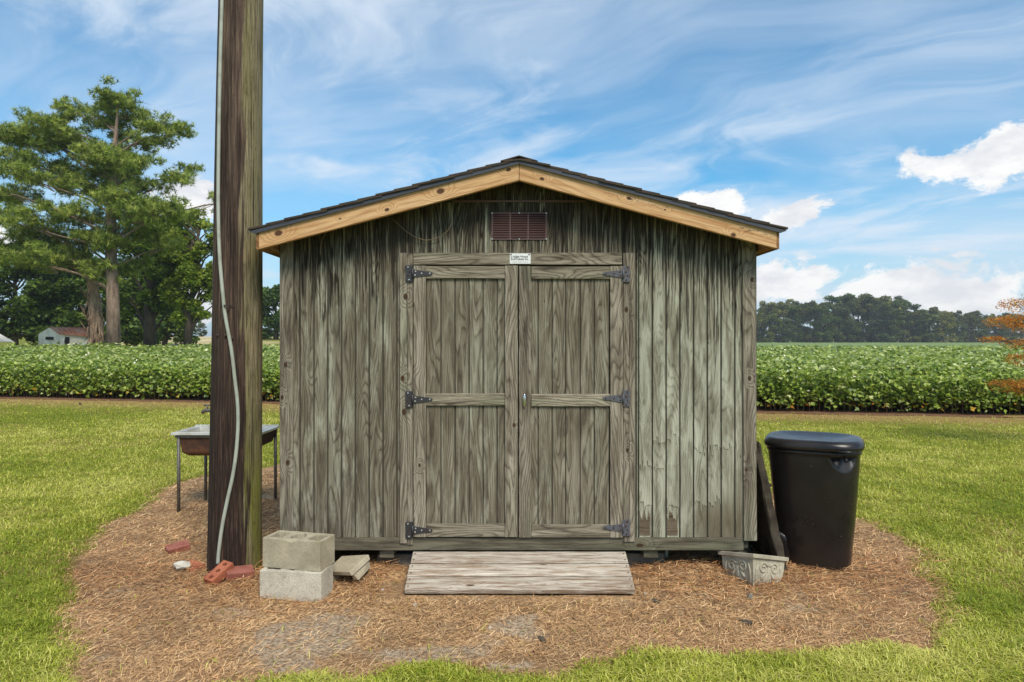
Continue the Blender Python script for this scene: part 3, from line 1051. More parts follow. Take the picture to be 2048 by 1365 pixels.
# maker's plate
sx0, sx1, sz0, sz1 = X(1019.5), X(1061), Z(529), Z(508.5)
plate = boxm('name_plate', sx0, sx1, WY - 0.0295, WY - 0.0264, sz0, sz1, M_PLATE, shed, 0.001)


def text(s, x, z, size, mat, parent, y, bold=0.0, wscale=1.0):
    cu = bpy.data.curves.new('lettering', 'FONT')
    cu.body = s
    cu.size = size
    cu.offset = bold
    to = bpy.data.objects.new('lettering_tmp', cu)
    S.collection.objects.link(to)
    bpy.context.view_layer.update()
    me = bpy.data.meshes.new_from_object(to.evaluated_get(bpy.context.evaluated_depsgraph_get()))
    bpy.data.objects.remove(to)
    me.transform(Matrix.Translation((x, y, z)) @ Matrix.Rotation(R(90), 4, 'X') @ Matrix.Diagonal((wscale, 1, 1, 1)))
    return link('lettering', me, mat, parent)


yt = WY - 0.0301
text('Salt Wood', sx0 + 0.040, sz1 - 0.030, 0.021, M_INK, plate, yt, 0.0006, 1.0)
text('Products, Inc.', sx0 + 0.040, sz1 - 0.046, 0.0185, M_INK, plate, yt, 0.0006, 0.93)
text('BUILDINGS', sx0 + 0.04, sz1 - 0.3, 0.001, M_INK, plate, yt + 0.002) if False else None
V, Fc = [], []
lx, lz = sx0 + 0.009, sz1 - 0.047
for q in ((lx, lx + 0.004, lz, lz + 0.029), (lx, lx + 0.027, lz, lz + 0.004), (lx + 0.023, lx + 0.027, lz + 0.004, lz + 0.029), (lx + 0.012, lx + 0.027, lz + 0.025, lz + 0.029), (lx + 0.008, lx + 0.019, lz + 0.013, lz + 0.017)):
    box(V, Fc, q[0], q[1], yt, yt + 0.0005, q[2], q[3])
link('emblem', pyd('emblem', V, Fc), M_INK, plate)
V, Fc = [], []
rr = random.Random(3)
for zz, xa, xb in ((sz1 - 0.056, sx0 + 0.012, sx1 - 0.012), (sz1 - 0.065, sx0 + 0.022, sx1 - 0.014)):
    x = xa
    while x < xb:
        w = rr.uniform(0.005, 0.016)
        box(V, Fc, x, min(x + w, xb), yt, yt + 0.0005, zz, zz + 0.0028)
        x += w + rr.choice((0.002, 0.003, 0.008))
link('small_print', pyd('small_print', V, Fc), M_INKG, plate)
for fx, zz in ((0.06, sz1 - 0.008), (0.93, sz1 - 0.008)):
    disc('plate_nail', sx0 + (sx1 - sx0) * fx, WY - 0.0297, zz, 0.006, 0.002, M_RUSTSCREW, plate)

# roof
RY0, RY1 = 4.80, YB + 0.22
EL, ER = X(562) - 0.107, X(1511) + 0.097          # outer faces of the eave boards (-1.80, 1.88)
TH = 0.133
roof = thing('roof', None, None)
bpy.data.objects.remove(roof)
dt = 0.016
roof = prism('roof', [(EL, roof_z(EL)), (RIDGE_X, RIDGE_Z), (ER, roof_z(ER)), (ER, roof_z(ER) - dt), (RIDGE_X, RIDGE_Z - dt), (EL, roof_z(EL) - dt)], RY0 + 0.037, RY1, M_SOFFIT, shed)
prism('rake_board', [(EL + 0.019, roof_z(EL + 0.019) - TH), (RIDGE_X - 0.0015, RIDGE_Z - TH), (RIDGE_X - 0.0015, RIDGE_Z - 0.001), (EL + 0.019, roof_z(EL + 0.019) - 0.001)], RY0, RY0 + 0.036, M_RAKE_L, shed, 0.002)
prism('rake_board', [(RIDGE_X + 0.0015, RIDGE_Z - TH), (ER - 0.019, roof_z(ER - 0.019) - TH), (ER - 0.019, roof_z(ER - 0.019) - 0.001), (RIDGE_X + 0.0015, RIDGE_Z - 0.001)], RY0 + 0.002, RY0 + 0.038, M_RAKE_R, shed, 0.002)
boxm('eave_board', EL, EL + 0.018, RY0 + 0.001, RY1, roof_z(EL) - TH + 0.002, roof_z(EL) - 0.018, M_SOFFIT, shed, 0.001)
boxm('eave_board', ER - 0.018, ER, RY0 + 0.003, RY1, roof_z(ER) - TH + 0.002, roof_z(ER) - 0.018, M_SOFFIT, shed, 0.001)
boxm('soffit', EL + 0.0185, WL - 0.005, RY0 + 0.04, RY1, roof_z(EL) - TH + 0.008, roof_z(EL) - TH + 0.018, M_SOFFIT, shed, 0)
boxm('soffit', WR + 0.010, ER - 0.0185, RY0 + 0.04, RY1, roof_z(ER) - TH + 0.008, roof_z(ER) - TH + 0.018, M_SOFFIT, shed, 0)
for xa, xb, xe in ((WL - 0.026, WL - 0.006, EL), (WR + 0.010, WR + 0.028, ER)):
    boxm('soffit_end', xa, xb, RY0 + 0.042, WY - 0.021, roof_z(xe) - TH + 0.019, roof_z((xa + xb) / 2) - 0.022, M_SOFFIT, shed, 0)
# drip edge: a folded metal strip along each rake
for s, xe in ((-1, EL), (1, ER)):
    xt = xe + s * 0.046
    f = lambda x: RIDGE_Z - SLOPE * abs(x - RIDGE_X)
    prism('drip_edge', [(xt, f(xt) + 0.006), (RIDGE_X + s * 0.001, RIDGE_Z + 0.006), (RIDGE_X + s * 0.001, RIDGE_Z - 0.021), (xe + s * 0.002, f(xe) - 0.021)], RY0 - 0.016, RY0 - 0.003, M_DRIP, roof)
    # shingle courses, each lapping the one below
    n = 15
    for k in range(n):
        xa = xe + s * 0.052 - s * k * 0.128
        xb = xa - s * 0.30
        if s * (xb - RIDGE_X) < 0:
            xb = RIDGE_X
        if s * (xa - RIDGE_X) < 0.02:
            continue
        lift = 0.031
        za, zb = f(xa) + lift, f(xb) + 0.014
        t = 0.013
        ex = random.uniform(-0.006, 0.006)
        prism('shingle_course', [(xa, za), (xb, zb), (xb, zb - t * 0.9), (xa, za - t)], RY0 - 0.024 + ex, RY1 + 0.02, M_SHINGLE, roof)
capz = 0.036
prism('ridge_cap', [(RIDGE_X - 0.13, f(RIDGE_X + 0.13) + capz - 0.002), (RIDGE_X, RIDGE_Z + capz), (RIDGE_X + 0.13, f(RIDGE_X + 0.13) + capz - 0.002), (RIDGE_X + 0.13, f(RIDGE_X + 0.13) + capz - 0.010), (RIDGE_X, RIDGE_Z + capz - 0.008), (RIDGE_X - 0.13, f(RIDGE_X + 0.13) + capz - 0.010)], RY0 - 0.026, RY1 + 0.02, M_SHINGLE, roof)

# what carries the shed
for xa, xb in ((X(757), X(786)), (X(1289), X(1318))):
    boxm('skid', xa, xb, WY + 0.035, YB - 0.05, Z(1119), Z(1100), M_SKIRT, shed, 0.003)
boxm('skid', X(560), X(585), WY + 0.3, YB - 0.05, 0.02, Z(1100), M_DARKWOOD, shed, 0.003)
# dangling vine
for pts in ([(787, 440), (800, 452), (815, 466), (832, 476), (850, 482), (866, 481), (884, 474), (898, 462), (905, 448)],
            [(655, 468), (648, 480), (645, 495), (644, 512)]):
    tubem('dangling_vine', [(X(a), WY - 0.035 - 0.01 * math.sin(i), Z(c_)) for i, (a, c_) in enumerate(pts)], 0.0028, M_WIRE, shed, 5)

# footing pads below the skids
for (xa, xb, ya, yb), lab in (((X(748), X(832), WY + 0.12, WY + 0.42), 'flat concrete pad under the shed floor, beside the broken block'),
                              ((X(1255), X(1338), WY + 0.14, WY + 0.44), 'flat concrete pad under the shed floor, beside the ramp and planter')):
    zt = Z(1119)
    tag(boxm('footing_pad', xa, xb, ya, yb, -0.03, zt - 0.001, M_PAD, None, 0.006), lab, 'pad')
tag(tubem('drain_pipe', [(X(1347), WY + 0.24, -0.02), (X(1347), WY + 0.24, Z(1099))], 0.017, M_CABLE), 'short grey plastic pipe standing under the shed floor', 'pipe')

# ramp: three boards lying from the ground up to the sill
ramp = thing('ramp', 'bleached three-board wooden ramp in front of the shed doors', 'ramp', (0.05, 4.56, 0))
p0, p1 = Vector((0, 4.563, 0.052)), Vector((0, 4.97, 0.187))
dv = (p1 - p0); Ls = dv.length; dv.normalize()
nv = Vector((0, -dv.z, dv.y))
Mr = Matrix(((1, 0, 0, 0), (0, dv.y, nv.y, p0.y), (0, dv.z, nv.z, p0.z), (0, 0, 0, 1)))
for k in range(3):
    bw = Ls / 3
    boxm('ramp_board', -0.722 + random.uniform(-0.004, 0.004), 0.829 + random.uniform(-0.004, 0.004), k * bw + 0.005, (k + 1) * bw - 0.005, -0.038 + 0.001 * k, random.uniform(-0.002, 0.002), M_RAMP, ramp, 0.004, Mr)
for xa in (-0.62, 0.02, 0.70):
    boxm('cleat', xa, xa + 0.04, 0.02, Ls - 0.03, -0.072, -0.039, M_DARKWOOD, ramp, 0, Mr)
V, Fc = [], []
for k in range(3):
    for xa in (-0.700, 0.806):
        for q in (0.25, 0.75):
            v = Mr @ Vector((xa, (k + q) * Ls / 3, 0.003))
            nm = disc('nail', 0, 0, 0, 0.005, 0.002, M_RUSTSCREW, None, 6)
            nm.rotation_euler = (R(-72), 0, 0)
            nm.location = v
            setp(nm, ramp)

# ------------------------------------------------------------------ utility pole
PD = 5.15
pole_b = Vector(((469 - CX) * PD / F, PD, 0.0))
pole = thing('utility_pole', 'tall dark wooden utility pole with green algae beside the shed', 'utility pole', pole_b)
lean = ((482.5 - 469) * PD / F) / 4.29
NS = 72
rr = random.Random(5)
crack = [0.0] * NS
for k in range(NS):
    if rr.random() < 0.22:
        crack[k] = rr.uniform(0.003, 0.009)
rings = []
zs = [-0.1] + list(np.linspace(0.0, 8.5, 40))
for i, z in enumerate(zs):
    ring = []
    r = 0.1925 - (0.1925 - 0.158) * z / 4.29
    for k in range(NS):
        a = 2 * math.pi * k / NS
        cd = crack[k] * (0.5 + 0.5 * math.sin(z * 1.3 + k * 2.1))
        q = r - cd + 0.0025 * math.sin(3 * a + z * 1.1) + 0.0015 * math.sin(9 * a + z * 2.3)
        ring.append((lean * z + q * math.cos(a), q * math.sin(a), z))
    rings.append(ring)
V, Fc = loft(rings)
sh = bpy.data.objects.new('shaft', pyd('shaft', V, Fc, True))
sh.data.materials.append(M_POLE)
S.collection.objects.link(sh)
sh.parent = pole


def on_pole(x, y, extra=0.012):
    d = PD - 0.19
    for _ in range(5):
        X_ = (x - CX) * d / F
        z_ = CAM_H - (y - HY) * d / F
        r = 0.1925 - (0.1925 - 0.158) * z_ / 4.29 + extra
        xc = pole_b.x + lean * z_
        dd = max(r * r - (X_ - xc) ** 2, 0.0)
        d = PD - math.sqrt(dd)
    return Vector((X_, d, z_))


cpts = [(446, -260), (445, -100), (444, 0), (440, 150), (437, 330), (437, 440), (440, 520), (447, 600), (452, 640), (463, 700), (470, 760), (475, 805), (476, 850), (473, 900), (466, 950), (455, 1000), (445, 1050), (438, 1100), (436, 1128)]
# smooth the path
cp = []
for i in range(len(cpts) - 1):
    P0, P1, P2, P3 = (np.array(cpts[max(0, min(len(cpts) - 1, j))], float) for j in (i - 1, i, i + 1, i + 2))
    for t in np.linspace(0, 1, 5, endpoint=False):
        cp.append(0.5 * ((2 * P1) + (-P0 + P2) * t + (2 * P0 - 5 * P1 + 4 * P2 - P3) * t * t + (-P0 + 3 * P1 - 3 * P2 + P3) * t ** 3))
cp.append(np.array(cpts[-1], float))
conduit = tubem('conduit', [on_pole(*q) for q in cp], 0.0135, M_CABLE, pole, 8)
for (ya, wpx, xx_) in ((612, 26, 453), (1118, 0, 0)):
    if not wpx:
        continue
    V, Fc = [], []
    prof_ = []
    for i in range(7):
        q = on_pole(xx_ - wpx / 2 + wpx * i / 6, ya, 0.003 if i in (0, 1, 5, 6) else 0.029)
        prof_.append(q)
    for q in prof_:
        V += [(q.x, q.y, q.z - 0.007), (q.x, q.y, q.z + 0.007), (q.x, q.y - 0.003, q.z + 0.007), (q.x, q.y - 0.003, q.z - 0.007)]
    for i in range(6):
        a = i * 4
        Fc += [(a + k, a + (k + 1) % 4, a + 4 + (k + 1) % 4, a + 4 + k) for k in range(4)]
    Fc += [(3, 2, 1, 0), (24, 25, 26, 27)]
    link('strap', pyd('strap', V, Fc), M_STRAP, pole)
for q in ((436, 671), (452, 671), (465, 677)):
    v = on_pole(*q, 0.0)
    tubem('old_bolt', [v + Vector((0, 0.02, 0)), v + Vector((0, -0.012, 0))], 0.009, M_STRAP, pole, 8)

# ------------------------------------------------------------------ concrete blocks, bricks
def cored(name, L, Wd, Ht, cells, mat, label, cat, M, parent=None, chips=0.0, notch=None, seed=1, group=None, bev=0.0):
    """box L x Wd x Ht with a row of through holes; cells = [(u0,u1, hole half u, hole half w, round?)]"""
    rr = random.Random(seed)
    V, Fc, idx = [], [], {}

    def vid(p):
        k = tuple(round(c, 5) for c in p)
        if k not in idx:
            idx[k] = len(V)
            V.append(p)
        return idx[k]
    for (u0, u1, hu, hw, rnd) in cells:
        uc = (u0 + u1) / 2
        o8 = [(u0, 0), (uc, 0), (u1, 0), (u1, Wd / 2), (u1, Wd), (uc, Wd), (u0, Wd), (u0, Wd / 2)]
        if rnd:
            i8 = [(uc + hu * math.cos(a), Wd / 2 + hw * math.sin(a)) for a in (R(225), R(270), R(315), 0, R(45), R(90), R(135), R(180))]
        else:
            i8 = [(uc + hu * sx, Wd / 2 + hw * sy) for sx, sy in ((-1, -1), (0, -1), (1, -1), (1, 0), (1, 1), (0, 1), (-1, 1), (-1, 0))]
        for k in range(8):
            k2 = (k + 1) % 8
            for z, fl in ((Ht, False), (0, True)):
                f = [vid((*o8[k], z)), vid((*o8[k2], z)), vid((*i8[k2], z)), vid((*i8[k], z))]
                Fc.append(tuple(reversed(f)) if fl else tuple(f))
            Fc.append((vid((*i8[k], Ht)), vid((*i8[k2], Ht)), vid((*i8[k2], 0)), vid((*i8[k], 0))))
        for k in (0, 1):
            Fc.append((vid((*o8[k], 0)), vid((*o8[k + 1], 0)), vid((*o8[k + 1], Ht)), vid((*o8[k], Ht))))
        for k in (4, 5):
            Fc.append((vid((*o8[k], 0)), vid((*o8[k + 1], 0)), vid((*o8[k + 1], Ht)), vid((*o8[k], Ht))))
    n0, n1 = cells[0][0], cells[-1][1]
    for a, c_ in ((0, Wd / 2), (Wd / 2, Wd)):
        Fc.append((vid((n1, a, 0)), vid((n1, c_, 0)), vid((n1, c_, Ht)), vid((n1, a, Ht))))
        Fc.append((vid((n0, c_, 0)), vid((n0, a, 0)), vid((n0, a, Ht)), vid((n0, c_, Ht))))
    if notch is not None:
        i = vid((notch[0], 0.0, Ht))
        V[i] = (V[i][0], V[i][1] + 0.004, Ht - notch[1])
    V2 = [(v[0] - (n1 - n0) / 2 + rr.uniform(-chips, chips), v[1] + rr.uniform(-chips, chips), v[2] + rr.uniform(-chips, chips)) for v in V]
    me = pyd(name, V2, Fc)
    bm = bmesh.new()
    bm.from_mesh(me)
    if bev:
        bmesh.ops.bevel(bm, geom=[e for e in bm.edges if e.is_manifold and e.calc_face_angle(0) > 0.6], offset=bev, segments=2, affect='EDGES', profile=0.6)
    bm.to_mesh(me)
    bm.free()
    o = link(name, me, mat, parent)
    o.matrix_world = M
    o.location, o.rotation_euler = M.translation, M.to_euler()
    return tag(o, label, cat, group)


cell3 = [(0, 0.145, 0.046, 0.062, False), (0.145, 0.285, 0.050, 0.066, True), (0.285, 0.43, 0.046, 0.062, False)]
def MT(loc, rz=0, rx=0, ry=0): return Matrix.Translation(loc) @ Matrix.Rotation(R(rz), 4, 'Z') @ Matrix.Rotation(R(ry), 4, 'Y') @ Matrix.Rotation(R(rx), 4, 'X')


zg = Hs(-1.45, 4.6)
cored('concrete_block', 0.43, 0.2, 0.197, cell3, M_BLOCK_GREY, 'grey concrete block on the ground, under the tan block', 'block',
      MT((-1.47, 4.525, zg - 0.004), -8), chips=0.002, bev=0.006, seed=4)
cored('concrete_block', 0.43, 0.2, 0.197, cell3, M_BLOCK_TAN, 'tan hollow concrete block stacked on the grey block', 'block',
      MT((-1.478, 4.565, zg + 0.194), -14), chips=0.002, bev=0.004, notch=(0.215, 0.016), seed=5)
# broken quarter of a block, lying tilted
V, Fc = [], []
for x0, x1, y0, y1, z0, z1 in ((-0.12, 0.12, -0.1, 0.1, 0.0, 0.035), (-0.12, -0.085, -0.1, 0.1, -0.075, -0.001), (0.085, 0.12, -0.08, 0.1, -0.06, -0.001)):
    box(V, Fc, x0, x1, y0, y1, z0, z1)
rr = random.Random(8)
V = [(v[0] + rr.uniform(-.012, .012), v[1] + rr.uniform(-.012, .012), v[2] + rr.uniform(-.004, .004)) for v in V]
me = bevel(pyd('broken_block', V, Fc), 0.005)
bb = link('broken_block', me, M_BLOCK_TAN)
bb.location = (-1.165, 4.87, 0.10)
bb.rotation_euler = (R(16), R(-10), R(-28))
tag(bb, 'broken piece of tan concrete block lying by the shed sill', 'block')

bn = Vector((-0.12, -0.42, 0.9)).normalized()
ba = Vector((0.42, 0.85, 0.0)); ba = (ba - bn * ba.dot(bn)).normalized()
bw_ = bn.cross(ba)
BM_ = Matrix(((ba.x, bw_.x, bn.x, 0), (ba.y, bw_.y, bn.y, 0), (ba.z, bw_.z, bn.z, 0), (0, 0, 0, 1)))
BM_.translation = px(436, 1141, 4.86) - bw_ * 0.047 - bn * 0.058
brick3 = [(0, 0.066, 0.016, 0.016, True), (0.066, 0.128, 0.016, 0.016, True), (0.128, 0.194, 0.016, 0.016, True)]
cored('brick', 0.194, 0.094, 0.058, brick3, M_BRICK, 'orange-red brick with three holes, tilted beside the pole', 'brick',
      BM_, chips=0.001, bev=0.003, seed=2)


def solid(name, l, w, h, mat, label, cat, loc, rot, seed, chip=0.004, group=None):
    rr = random.Random(seed)
    V, Fc = [], []
    box(V, Fc, -l / 2, l / 2, -w / 2, w / 2, 0, h)
    V = [tuple(c + rr.uniform(-chip, chip) for c in v) for v in V]
    o = link(name, bevel(pyd(name, V, Fc), 0.004, 2), mat)
    o.location = loc
    o.rotation_euler = tuple(R(a) for a in rot)
    return tag(o, label, cat, group)


solid('brick', 0.19, 0.1, 0.055, M_BRICK2, 'flat dark-red brick without holes at the foot of the pole', 'brick', (-1.975, 4.94, 0.012), (14, 4, 32), 3)
solid('brick', 0.17, 0.1, 0.06, M_BRICK2, 'weathered pink-red brick lying alone in the straw behind the white stone', 'brick', (-2.72, 5.55, 0.0), (10, -6, 40), 6, 0.01)
solid('brick', 0.15, 0.1, 0.05, M_BRICK, 'half-buried orange brick under the white stone', 'brick', (-2.40, 5.13, -0.012), (8, 6, -30), 9, 0.008)
# white lump of stone
rr = random.Random(12)
bm = bmesh.new()
bmesh.ops.create_icosphere(bm, subdivisions=2, radius=0.07)
for v in bm.verts:
    v.co = Vector((v.co.x * 1.0, v.co.y * 0.7, v.co.z * 0.5)) * rr.uniform(0.75, 1.15)
me = bpy.data.meshes.new('white_stone')
bm.to_mesh(me)
bm.free()
ws = link('white_stone', me, M_STONE)
ws.location = (-2.455, 5.08, 0.045)
tag(ws, 'lumpy white stone resting on a half-buried brick', 'stone')

# ------------------------------------------------------------------ planter with scroll reliefs
planter = thing('planter', 'small square concrete planter with scroll relief, sunk in straw', 'planter', (1.725, 4.89, -0.045))
planter.rotation_euler = (R(-12), R(12), R(25))


def local(name, V, Fc, mat, parent, smooth=False):
    o = bpy.data.objects.new(name, pyd(name, V, Fc, smooth))
    o.data.materials.append(mat)
    S.collection.objects.link(o)
    o.parent = parent
    return o


def sq(h, z, jit=0.0): return [(-h, -h, z), (h, -h, z), (h, h, z), (-h, h, z)]


HB, HT, PZ = 0.115, 0.160, 0.225
PP = [(-0.06, 0.085), (-0.01, 0.098), (0.02, 0.113), (0.05, 0.127), (0.09, 0.140), (0.13, 0.147), (0.193, 0.151)]
V, Fc = loft([sq(h_, z_) for z_, h_ in PP] + [ sq(HT - 0.03, PZ - 0.032), sq(HT - 0.035, 0.12)], True, False)
local('bowl', V, Fc, M_PLANTER, planter)
V, Fc = loft([sq(HT - 0.006, PZ - 0.03), sq(HT + 0.010, PZ - 0.026), sq(HT + 0.012, PZ - 0.004), sq(HT + 0.008, PZ), sq(HT - 0.028, PZ), sq(HT - 0.03, PZ - 0.03)], False, False)
local('rim', V, Fc, M_PLANTER, planter)
local('soil', sq(HT - 0.034, 0.125), [(0, 1, 2, 3)], plain('planter_soil', srgb(80, 62, 46), 0.95, var=0.4), planter)


def relief(parent, rotz):
    """two mirrored scrolls with leaf drops on one sloped face, built in the face's own (s, t) frame"""
    slope = math.atan2((HT - 0.008) - (HB + 0.002), PZ - 0.012)
    def P3(s, t, lift):
        y = -float(np.interp(t, [q_[0] for q_ in PP], [q_[1] for q_ in PP])) - lift
        v = Vector((s, y, t))
        return Matrix.Rotation(rotz, 3, 'Z') @ v
    V, Fc = [], []
    for sx in (-1, 1):
        pts, rad = [], []
        for i in range(26):                                   # spiral volute
            a = i / 25 * 2.0 * math.pi * 1.35
            r_ = 0.010 + 0.030 * (i / 25)
            pts.append(P3(sx * (0.052 + r_ * math.cos(a + 0.6)), 0.135 + r_ * math.sin(a + 0.6), 0.001))
            rad.append(0.008)
        tube(V, Fc, pts, rad, 6)
        pts = [P3(sx * s, t, 0.001) for s, t in ((0.105, 0.16), (0.116, 0.12), (0.112, 0.07), (0.098, 0.035), (0.075, 0.018))]
        tube(V, Fc, pts, [0.006, 0.008, 0.0085, 0.008, 0.006], 6)
        for s0, t0, s1, t1 in ((0.018, 0.115, 0.062, 0.06), (0.010, 0.10, 0.034, 0.028), (0.004, 0.14, 0.006, 0.02)):
            pts = [P3(sx * (s0 + (s1 - s0) * k / 4), t0 + (t1 - t0) * k / 4, 0.0) for k in range(5)]
            tube(V, Fc, pts, [0.004, 0.008, 0.012, 0.014, 0.007], 6)
    pts = [P3(s, 0.152, 0.001) for s in (-0.02, -0.01, 0.0, 0.01, 0.02)]
    tube(V, Fc, pts, 0.004, 6)
    return local('scroll_relief', V, Fc, M_PLANTER, parent, True)


for k in range(4):
    relief(planter, k * math.pi / 2)

# short boards behind the planter
for i, (a, c_, lab) in enumerate((((1.60, 4.99, 0.075), (1.95, 5.6, 0.03), 'pale scrap board running back behind the planter under the shed edge'),
                                  ((1.80, 5.02, 0.09), (2.02, 5.35, 0.03), 'short pale scrap stick between the planter and the leaning slab'))):
    a, c_ = Vector(a), Vector(c_)
    q = (c_ - a).to_track_quat('Y', 'Z').to_matrix().to_4x4()
    o = boxm('scrap_board', -0.03, 0.03, 0, (c_ - a).length, -0.012, 0.012, M_TRIM_H, None, 0.002, Matrix.Translation(a) @ q)
    tag(o, lab, 'board')

# leaning slab
V, Fc = [], []
ang = math.atan2(0.20, 0.90)
box(V, Fc, -0.03, 0.03, 0.0, 0.9, 0.0, 0.98)
rr = random.Random(31)
n0 = pyd('leaning_slab', V, Fc)
bm = bmesh.new()
bm.from_mesh(n0)
bmesh.ops.subdivide_edges(bm, edges=bm.edges[:], cuts=9, use_grid_fill=True)
for v in bm.verts:
    e = sum((abs(abs(v.co.x) - 0.03) < 1e-4, v.co.y < 1e-4, v.co.z > 0.979))
    if e >= 2:
        v.co += Vector((rr.uniform(-.008, .008), rr.uniform(0, .02), rr.uniform(-.012, 0.004)))
bm.to_mesh(n0)
bm.free()
sl = link('leaning_slab', n0, M_SLAB)
sl.location = (2.02, 5.06, 0.0)
sl.rotation_euler = (0, R(-12.2), 0)
tag(sl, 'dark rough concrete slab leaning against the side of the shed', 'slab')

# ------------------------------------------------------------------ rubbish bin
BN = thing('rubbish_bin', 'black plastic wheeled rubbish bin with lid on the straw', 'bin', (2.355, 5.33, 0.0))
BN.rotation_euler = (0, 0, R(-27))
BN.scale = (0.97, 0.97, 1.0)


def sup(a, b_, z, n=64, e=3.2, dx_=0.0, flat=None):
    ring = []
    for k in range(n):
        t = 2 * math.pi * k / n
        c_, s_ = math.cos(t), math.sin(t)
        x = a * abs(c_) ** (2 / e) * (1 if c_ >= 0 else -1)
        y = b_ * abs(s_) ** (2 / e) * (1 if s_ >= 0 else -1)
        ring.append((x + dx_, y, z))
    return ring


BH = 0.905
prof = [(-0.02, 0.25, 0.245, 0.01), (0.0, 0.272, 0.262, 0.01), (0.03, 0.281, 0.270, 0.01), (0.3, 0.310, 0.290, 0.008), (0.6, 0.338, 0.308, 0.004), (0.82, 0.358, 0.322, 0.0), (0.865, 0.362, 0.324, 0.0), (0.868, 0.372, 0.334, 0.0), (0.893, 0.374, 0.336, 0.0), (0.897, 0.364, 0.326, 0.0)]
def bprof(z):
    zz_ = [q[0] for q in prof]
    return tuple(float(np.interp(z, zz_, [q[k] for q in prof])) for k in (1, 2, 3))


zlist = sorted(set([q[0] for q in prof] + list(np.linspace(0.7, 0.862, 24))))
NB_ = 160
SC_T, SC_TOP = R(-52), 0.858               # the hand scoop sits on the corner turned to the camera
rings = []
for z in zlist:
    a, b_, d_ = bprof(z)
    ring = sup(a * 0.935, b_ * 0.935, z, n=NB_, dx_=d_, e=2.9)
    if 0.7 <= z <= SC_TOP:
        for k in range(NB_):
            th = (2 * math.pi * k / NB_ - SC_T + math.pi) % (2 * math.pi) - math.pi
            s_ = th * 0.40 / 0.16
            if abs(s_) < 1:
                arc = 0.115 * math.sqrt(1 - s_ * s_)
                t_ = (SC_TOP - z) / max(arc, 1e-4)
                if t_ < 1:
                    dep = 0.055 * (1 - t_) * min(1.0, (1 - s_ * s_) * 3)
                    v_ = Vector(ring[k])
                    q_ = Vector((v_.x, v_.y, 0)).normalized()
                    ring[k] = tuple(v_ - q_ * dep)
    rings.append(ring)
V, Fc = loft(rings, True, True)
body = local('body', V, Fc, M_BIN, BN, True)
LS = 0.935
rings = [[(x_ * LS, y_ * LS, z_) for x_, y_, z_ in r_] for r_ in (sup(0.360, 0.322, 0.899), sup(0.384, 0.346, 0.900), sup(0.392, 0.354, 0.912), sup(0.392, 0.354, 0.930), sup(0.384, 0.346, 0.952), sup(0.366, 0.328, 0.968), sup(0.340, 0.302, 0.974), sup(0.300, 0.265, 0.968), sup(0.22, 0.19, 0.956), sup(0.1, 0.09, 0.950))]
V, Fc = loft(rings, True, True)
lid = local('lid', V, Fc, M_BIN, BN, True)


def surf(x, z, lift):
    a, b_, d_ = bprof(z)
    q = max(0.0, 1 - abs(x / (a * 0.935)) ** 2.9)
    return (x, -b_ * 0.935 * q ** (1 / 2.9) - lift, z)


V, Fc = [], []
hp = surf(0.235, 0.845, 0.03)
tube(V, Fc, [(hp[0], hp[1] + 0.03, hp[2] + 0.012), (hp[0] + 0.004, hp[1] - 0.03, hp[2] - 0.002)], [0.013, 0.011], 10)
local('hinge_peg', V, Fc, M_BIN, BN, True)
V, Fc = [], []
tube(V, Fc, [(0.16, -0.362, 0.913), (0.25, -0.355, 0.912), (0.31, -0.335, 0.912)], [0.004, 0.010, 0.005], 8)
local('lid_catch', V, Fc, M_BIN, BN, True)
for sy in (-1, 1):
    rings = []
    for y, r_ in ((-0.03, 0.09), (-0.03, 0.115), (-0.02, 0.125), (0.02, 0.125), (0.03, 0.115), (0.03, 0.09)):
        rings.append([(-0.26 + r_ * math.cos(t), sy * 0.20 + y, 0.125 + r_ * math.sin(t)) for t in np.linspace(0, 2 * math.pi, 20, endpoint=False)])
    V, Fc = loft(rings)
    local('wheel', V, Fc, M_BIN, BN, True)
V, Fc = [], []
tube(V, Fc, [(-0.30, -0.20, 0.60), (-0.385, -0.20, 0.56), (-0.395, -0.20, 0.50), (-0.31, -0.20, 0.45)], 0.013, 8)
local('lift_bar', V, Fc, M_BIN, BN, True)

# ------------------------------------------------------------------ sink on pipe legs, water tap
SK = thing('outdoor_sink', 'old white enamel sink with rusty basin on pipe legs behind the pole', 'sink', (-2.94, 7.07, 0.0))
SX0, SX1, SY0, SY1, SZ = -3.40, -2.50, 6.80, 7.34, 0.80
for x, y in ((-3.34, 6.84), (-3.28, 7.31), (-2.54, 7.33), (-2.56, 6.86)):
    tubem('leg', [(x, y, -0.03), (x, y, SZ - 0.02)], 0.017, M_PIPE, SK)
    tubem('leg_cap', [(x, y, SZ - 0.045), (x, y, SZ - 0.02)], 0.024, M_PIPE, SK)
boxm('leg_rail', SX0 + 0.03, SX1 - 0.03, SY0 + 0.02, SY0 + 0.05, SZ - 0.055, SZ - 0.028, M_PIPE, SK, 0.003)


def rect(x0, x1, y0, y1, z): return [(x0, y0, z), (x1, y0, z), (x1, y1, z), (x0, y1, z)]


